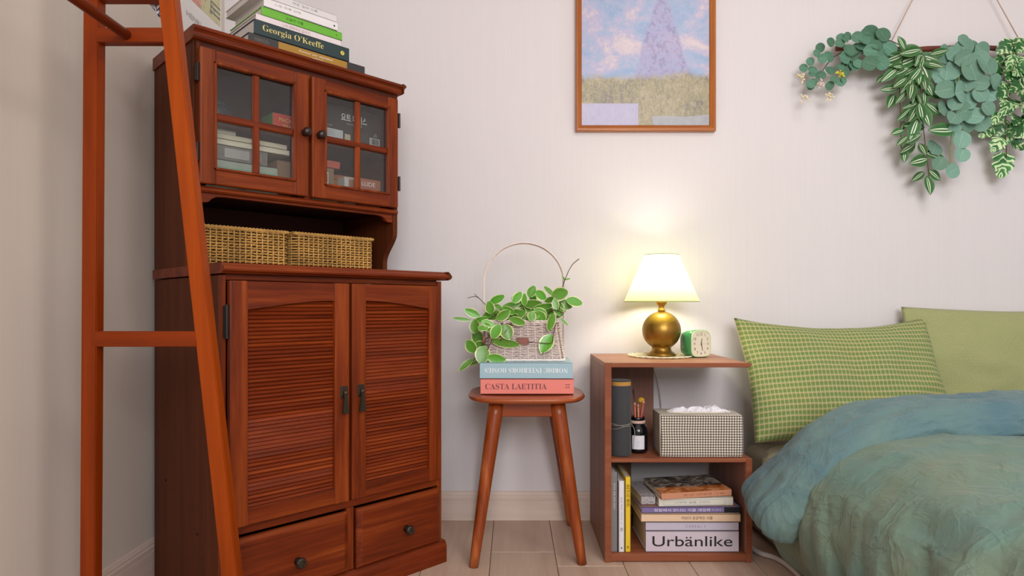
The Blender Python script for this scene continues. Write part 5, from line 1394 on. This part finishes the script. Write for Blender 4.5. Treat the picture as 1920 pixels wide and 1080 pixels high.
stems = {'A': [[(-0.17, 0, 0.0), (-0.20, 0, 0.02), (-0.24, 0, 0.03), (-0.30, 0, 0.02), (-0.40, -0.01, -0.03), (-0.45, -0.012, -0.09)], [(-0.28, -0.01, 0.01), (-0.36, -0.02, -0.05), (-0.39, -0.02, -0.12)]],
         'B': [[(-0.16, -0.012, 0.0), (-0.14, -0.03, -0.06), (-0.13, -0.025, -0.18), (-0.115, -0.02, -0.30), (-0.10, -0.02, -0.42)], [(-0.16, -0.012, 0.0), (-0.20, -0.03, -0.08), (-0.20, -0.03, -0.2), (-0.19, -0.02, -0.33)]],
         'C': [[(0.0, -0.012, 0.0), (-0.01, -0.035, -0.08), (-0.03, -0.03, -0.2), (-0.035, -0.02, -0.40)], [(0.02, -0.012, 0.0), (0.06, -0.035, -0.09), (0.065, -0.03, -0.22)]],
         'D': [[(0.18, -0.012, 0.0), (0.16, -0.035, -0.1), (0.14, -0.03, -0.22), (0.145, -0.025, -0.36)], [(0.24, -0.012, 0.0), (0.23, -0.035, -0.12), (0.24, -0.03, -0.25)]]}
for key in 'ACBD':
    nm, mt, shp, wr = specs[key]
    bm = NB()
    for s_ in stems[key]: tube(bm, catmull(s_, 8), 0.0014, 6)
    vine = obj(nm, bm, 'stem_brown' if key != 'C' else 'stem_green', WH, True)
    mes = [leaf_mesh(nm+'_leaf', 1, 1, shp, c_, q_, mt, nv=18 if shp == 'split' else 9) for c_, q_ in ((0.10, 0.22), (0.25, 0.08))]
    for i, (x, z, L, ang) in enumerate(HANG[key]):
        L *= {'A': 1.05, 'B': 1.28, 'C': 1.08, 'D': 1.06}[key]
        depth = {'A': 0.012, 'B': 0.022, 'C': 0.024, 'D': 0.022}[key]
        y = -depth-rw.uniform(0.0, 0.03)+(0.012 if z < -0.25 else 0)
        if ang is None:
            cxs = {'A': x-0.02, 'B': -0.14, 'C': -0.0, 'D': 0.19}[key]
            ang = math.degrees(math.atan2(-1.0+rw.uniform(-0.5, 0.9), (1 if x > cxs else -1)*rw.uniform(0.2, 1.2)))
        w_ = wr*rw.uniform(0.9, 1.12)
        place_leaf(mes[i % 2], vine, (x, y, z), R(ang), L*w_, L, rw, 0.42 if key != 'A' else 0.35, lean=0.12)
    if key == 'A':
        for fx, fz, col in FLOWERS:
            bm = NB(); rf = random.Random(int(fx*1000) % 97)
            for k in range(16):
                d_ = Vector((rf.uniform(-1, 1), rf.uniform(-1, 0.6), rf.uniform(-1, 1)))
                d_.normalize(); p = d_*rf.uniform(0.006, 0.017)
                tube(bm, [Vector((0, 0, 0)), p], 0.0006, 4)
                bmesh.ops.create_icosphere(bm, subdivisions=1, radius=rf.uniform(0.0026, 0.0042), matrix=Matrix.Translation(p))
            o = obj('flower_cluster', bm, plain('flower_'+col.strip('#'), col, 0.7, var=0.1), vine); o.location = (fx, -0.028, fz)

# ------------------------------------------------------------------ bed
MT = thing('mattress', 'low mattress with sage beige fitted sheet against the back wall', 'mattress', (1.52, 1.12, 0.0))
bm = NB(); bx(bm, -0.765, 0.765, -0.95, 0.965, 0.0, 0.262, bev=0.035, seg=4)
obj('mattress_core', bm, plain('mattress_beige', '#A39A82', 0.9, 0.1), MT, True)
bm = NB(); n1, n2 = 64, 64; g = {}
# fitted sheet: top with gathered, rumpled sides
prof_s = [(0.0, 0.05), (0.0, 0.12), (0.0, 0.20), (0.006, 0.245), (0.03, 0.266), (0.08, 0.27)]
def sheet_pt(i, j):
    return None
ring = superellipse(0.772, 0.965, 160, 14)
rings = []
for ins, z_ in prof_s:
    rr_ = []
    for i, (x, y) in enumerate(ring):
        k = 1-ins/0.9
        w_ = 0.008*noise.noise(Vector((x*9, y*9, z_*5)))+0.006*math.sin(i*1.1+z_*4)*(1 if z_ < 0.2 else 0.3)
        zz = z_+0.012*noise.noise(Vector((x*7, y*7, 3)))*(1 if z_ < 0.22 else 0.5)
        rr_.append(bm.verts.new((x*(k)+(w_ if abs(x) > 0.7 else 0), y*k*0.985+(w_ if abs(y) > 0.9 and y < 0 else 0), zz)))
    rings.append(rr_)
for A, B in zip(rings, rings[1:]):
    for i in range(160): bm.faces.new((A[i], A[(i+1) % 160], B[(i+1) % 160], B[i]))
bm.faces.new(rings[-1])
obj('fitted_sheet', bm, 'sheet', MT, True)

def pillow(name, label, w, h, T, mat, loc, rot, uvs, dip=0.0, seed=0, sag=0.0, pinch=0.10):
    bm = NB(); uvl = bm.loops.layers.uv.new('UVMap'); n, m = 56, 40
    G_ = {}
    for sd in (0, 1):
        for i in range(n+1):
            for j in range(m+1):
                u, v = -1+2*i/n, -1+2*j/m
                if sd == 1 and (i in (0, n) or j in (0, m)): G_[sd, i, j] = G_[0, i, j]; continue
                th = T/2*((1-abs(u)**2.6)*(1-abs(v)**2.4))**0.55
                x = u*w/2*(1-pinch*0.5*(1-v*v)*0+0)-u*pinch*w/2*(1-abs(v)**1.5)*abs(u)**3*0.5
                y = v*h/2-v*pinch*h/2*(1-abs(u)**1.5)*abs(v)**3*0.9
                if v > 0: y -= dip*h*(1-u*u)*v
                wr = noise.noise(Vector((u*2.6+seed, v*2.2, sd*3.1)))*0.010+noise.noise(Vector((u*7+seed, v*5, sd*3.1)))*0.0035
                # radiating creases at the corners
                cr = 0.0035*math.sin(9*math.atan2(1.02-abs(v), 1.02-abs(u))*2)*max(0, 1-1.6*math.hypot(1-abs(u), 1-abs(v)))
                z = (th+(wr+cr)*min(1, th/(T*0.18)))*(1 if sd == 0 else -1)
                G_[sd, i, j] = bm.verts.new((x, y, z))
    for sd in (0, 1):
        for i in range(n):
            for j in range(m):
                q = [(i, j), (i+1, j), (i+1, j+1), (i, j+1)]
                f = bm.faces.new([G_[sd, a, b] for a, b in (q if sd == 0 else q[::-1])])
                f.smooth = True
                for lp, (a, b) in zip(f.loops, (q if sd == 0 else q[::-1])): lp[uvl].uv = (a/n*uvs[0], b/m*uvs[1])
    o = obj(name, bm, mat, None, True)
    o.location = loc; o.rotation_euler = rot
    return o
o = pillow('plaid_pillow', '', 0.625, 0.40, 0.15, 'plaid', (1.022, 1.970, 0.487), (R(66), R(0), R(2)), (1, 1), dip=0.06, seed=1.3, pinch=0.10)
tag(o, 'green plaid pillow leaning on the wall at the left end of the bed', 'pillow')
o = pillow('sage_pillow', '', 0.66, 0.42, 0.115, 'sage', (1.592, 2.035, 0.494), (R(77), R(1), R(0)), (1, 1), dip=0.0, seed=8.1, pinch=0.05)
tag(o, 'plain sage green pillow behind the right edge of the plaid one', 'pillow')

# duvet: main quilt draped over the mattress and a thick turned-back cuff
def poly_at(P, s):
    """point at parameter s (0..1 by length) on a smooth polyline"""
    L = [0]
    for a, b in zip(P, P[1:]): L.append(L[-1]+(b-a).length)
    d = s*L[-1]
    for k in range(len(P)-1):
        if d <= L[k+1] or k == len(P)-2:
            f = (d-L[k])/max(1e-9, L[k+1]-L[k]); return P[k].lerp(P[k+1], min(1, max(0, f)))
DV = thing('duvet', 'washed teal green duvet with turned back blue cuff covering the bed', 'duvet', (1.5, 1.0, 0.0))
OFF = Vector((1.5, 1.0, 0.0))
sec = catmull([(0.790, 0, 0.004), (0.735, 0, 0.03), (0.700, 0, 0.09), (0.683, 0, 0.17), (0.694, 0, 0.245), (0.732, 0, 0.318), (0.80, 0, 0.368), (0.93, 0, 0.395), (1.2, 0, 0.404), (1.6, 0, 0.40), (2.05, 0, 0.385), (2.25, 0, 0.34), (2.325, 0, 0.22), (2.32, 0, 0.06), (2.30, 0, 0.004)], 10)
def ridge(p, f): return (1-abs(noise.noise(p*f)*2))
bm = NB(); nu, nv = 260, 190; g = {}
uvl = bm.loops.layers.uv.new('UVMap')
for i in range(nu+1):
    for j in range(nv+1):
        s, v = i/nu, j/nv
        p = poly_at(sec, s**1.25 if s < 1 else 1).copy()
        y = 1.655-v*1.47
        # quilt end rolls down at the foot
        endf = max(0.0, (v-0.93)/0.07)
        k = 1-endf**2*0.55
        p.z = p.z*k
        # loft varies along the bed; lower side flares into folds near the floor
        q = Vector((p.x*1.0, y, p.z*1.0))
        side = max(0.0, min(1.0, (0.36-p.z)/0.2)) if p.x < 1.2 else 0.0
        fold = 1.1*(abs(math.sin(y*13+2.2*noise.noise(q*3)-p.z*9))**0.7-0.5)+0.5*(abs(math.sin(y*27+3*noise.noise(q*2.2)-p.z*12))-0.5)
        d = 0.014*noise.noise(q*3.2)+0.010*(ridge(q, 4.2)-0.5)+0.008*(ridge(Vector((q.x*5, q.y*10, q.z*6)), 1.0)-0.5)+0.0035*(ridge(Vector((q.x*14, q.y*17, q.z*12)), 1.0)-0.5)+0.0022*noise.noise(q*26)
        tgt = 0.024*side*fold
        if p.x < 1.0: nrm = Vector((-0.85, 0, 0.35)) if p.z < 0.3 else Vector((-0.4, 0, 0.8))
        elif p.x > 2.1: nrm = Vector((0.8, 0, 0.4))
        else: nrm = Vector((0, 0, 1))
        nrm.normalize()
        low = min(1.0, p.z/0.04)
        # near the camera the side bellies out a little; behind, under the cuff, it tucks in
        p = p+nrm*(d+tgt)*low
        if i < nu*0.32 and p.z < 0.30:
            p.x -= 0.035*max(0, (1.45-y))/1.2
        p.y = y+0.01*noise.noise(Vector((s*9, 0, v*2)))
        g[i, j] = bm.verts.new(p-OFF)
for i in range(nu):
    for j in range(nv):
        bm.faces.new((g[i, j], g[i+1, j], g[i+1, j+1], g[i, j+1])).smooth = True
o = obj('quilt', bm, 'duvet', DV, True)
md = o.modifiers.new('thickness', 'SOLIDIFY'); md.thickness = 0.006; md.offset = -1

# cuff: fat flattened roll following the quilt across the bed
top = catmull([(0.655, 1.640, 0.158), (0.662, 1.630, 0.188), (0.700, 1.615, 0.232), (0.757, 1.605, 0.292), (0.835, 1.60, 0.358), (0.93, 1.60, 0.400), (1.08, 1.60, 0.416), (1.35, 1.60, 0.42), (1.7, 1.60, 0.42), (2.1, 1.60, 0.41), (2.28, 1.61, 0.33), (2.34, 1.62, 0.18)], 12)
bm = NB(); nu, nv = 320, 72; g = {}
for i in range(nu+1):
    s = i/nu
    c = poly_at(top, s); c2 = poly_at(top, min(1, s+0.01)); c1 = poly_at(top, max(0, s-0.01))
    tan = (c2-c1).normalized()
    yv = Vector((0, 1, 0)); yv = (yv-tan*yv.dot(tan)).normalized()
    nv_ = tan.cross(yv)*-1
    if nv_.z < 0 and abs(tan.x) > 0.5: nv_ = -nv_
    if abs(tan.x) <= 0.5 and nv_.x > 0 and s < 0.5: nv_ = -nv_
    if s > 0.85 and nv_.x < 0: nv_ = -nv_
    # plump at the ends, flat where it is squashed
    endk = (1-(1-s/0.03)**3)**0.4 if s < 0.03 else (min(1.0, math.sqrt(max(0.0, (1-s)/0.05))) if s > 0.95 else 1.0)
    wid = (0.116+0.014*noise.noise(Vector((s*6, 1.0, 0))))*(0.55+0.45*endk)
    hgt = (0.055+0.010*noise.noise(Vector((s*7, 7.0, 0))))*(0.05+0.95*endk)
    for j in range(nv):
        a = 2*PI*j/nv
        ca, sa = math.cos(a), math.sin(a)
        # fold: front lip thicker, back slopes down towards the pillows
        yy = wid*math.copysign(abs(ca)**0.8, ca)
        hh = hgt*math.copysign(abs(sa)**0.85, sa)*(1.12-0.30*ca*0+0.10*ca)
        p = c+yv*yy+nv_*(hh+0.004)
        q = Vector((s*5.2, ca*0.9, sa*0.9))
        ln = Vector((s*22+ca*1.2, ca*2.0, sa*1.2))
        d = 0.009*noise.noise(q*1.6)+0.006*noise.noise(ln)+0.007*(ridge(Vector((s*8-ca*1.6, ca*3.6, sa*2.0)), 1.0)-0.5)+0.005*(ridge(Vector((s*20+ca*2.0, ca*6, sa*4)), 1.0)-0.5)+0.0025*noise.noise(Vector((s*70, ca*7, sa*6)))
        out = (yv*ca*0.6+nv_*sa).normalized()
        g[i, j] = bm.verts.new(p+out*d*endk-OFF)
for i in range(nu):
    for j in range(nv):
        bm.faces.new((g[i, j], g[i+1, j], g[i+1, (j+1) % nv], g[i, (j+1) % nv])).smooth = True
bm.faces.new([g[0, j] for j in range(nv)]); bm.faces.new([g[nu, j] for j in reversed(range(nv))])
obj('turned_back_cuff', bm, 'duvet_reverse', DV, True)

# white cable on the floor beside the shelf
bm = NB()
tube(bm, catmull([(0.700, 1.98, 0.12), (0.690, 1.93, 0.05), (0.690, 1.87, 0.012), (0.702, 1.815, 0.0075), (0.728, 1.785, 0.0072), (0.742, 1.74, 0.0072), (0.746, 1.68, 0.0072), (0.742, 1.60, 0.0072)], 10), 0.0068, 12)
o = obj('white_hose', bm, plain('white_rubber', '#D8D2CC', 0.45, 0.4), None, True)
tag(o, 'white hose curving over the floor between shelf and bed', 'hose')
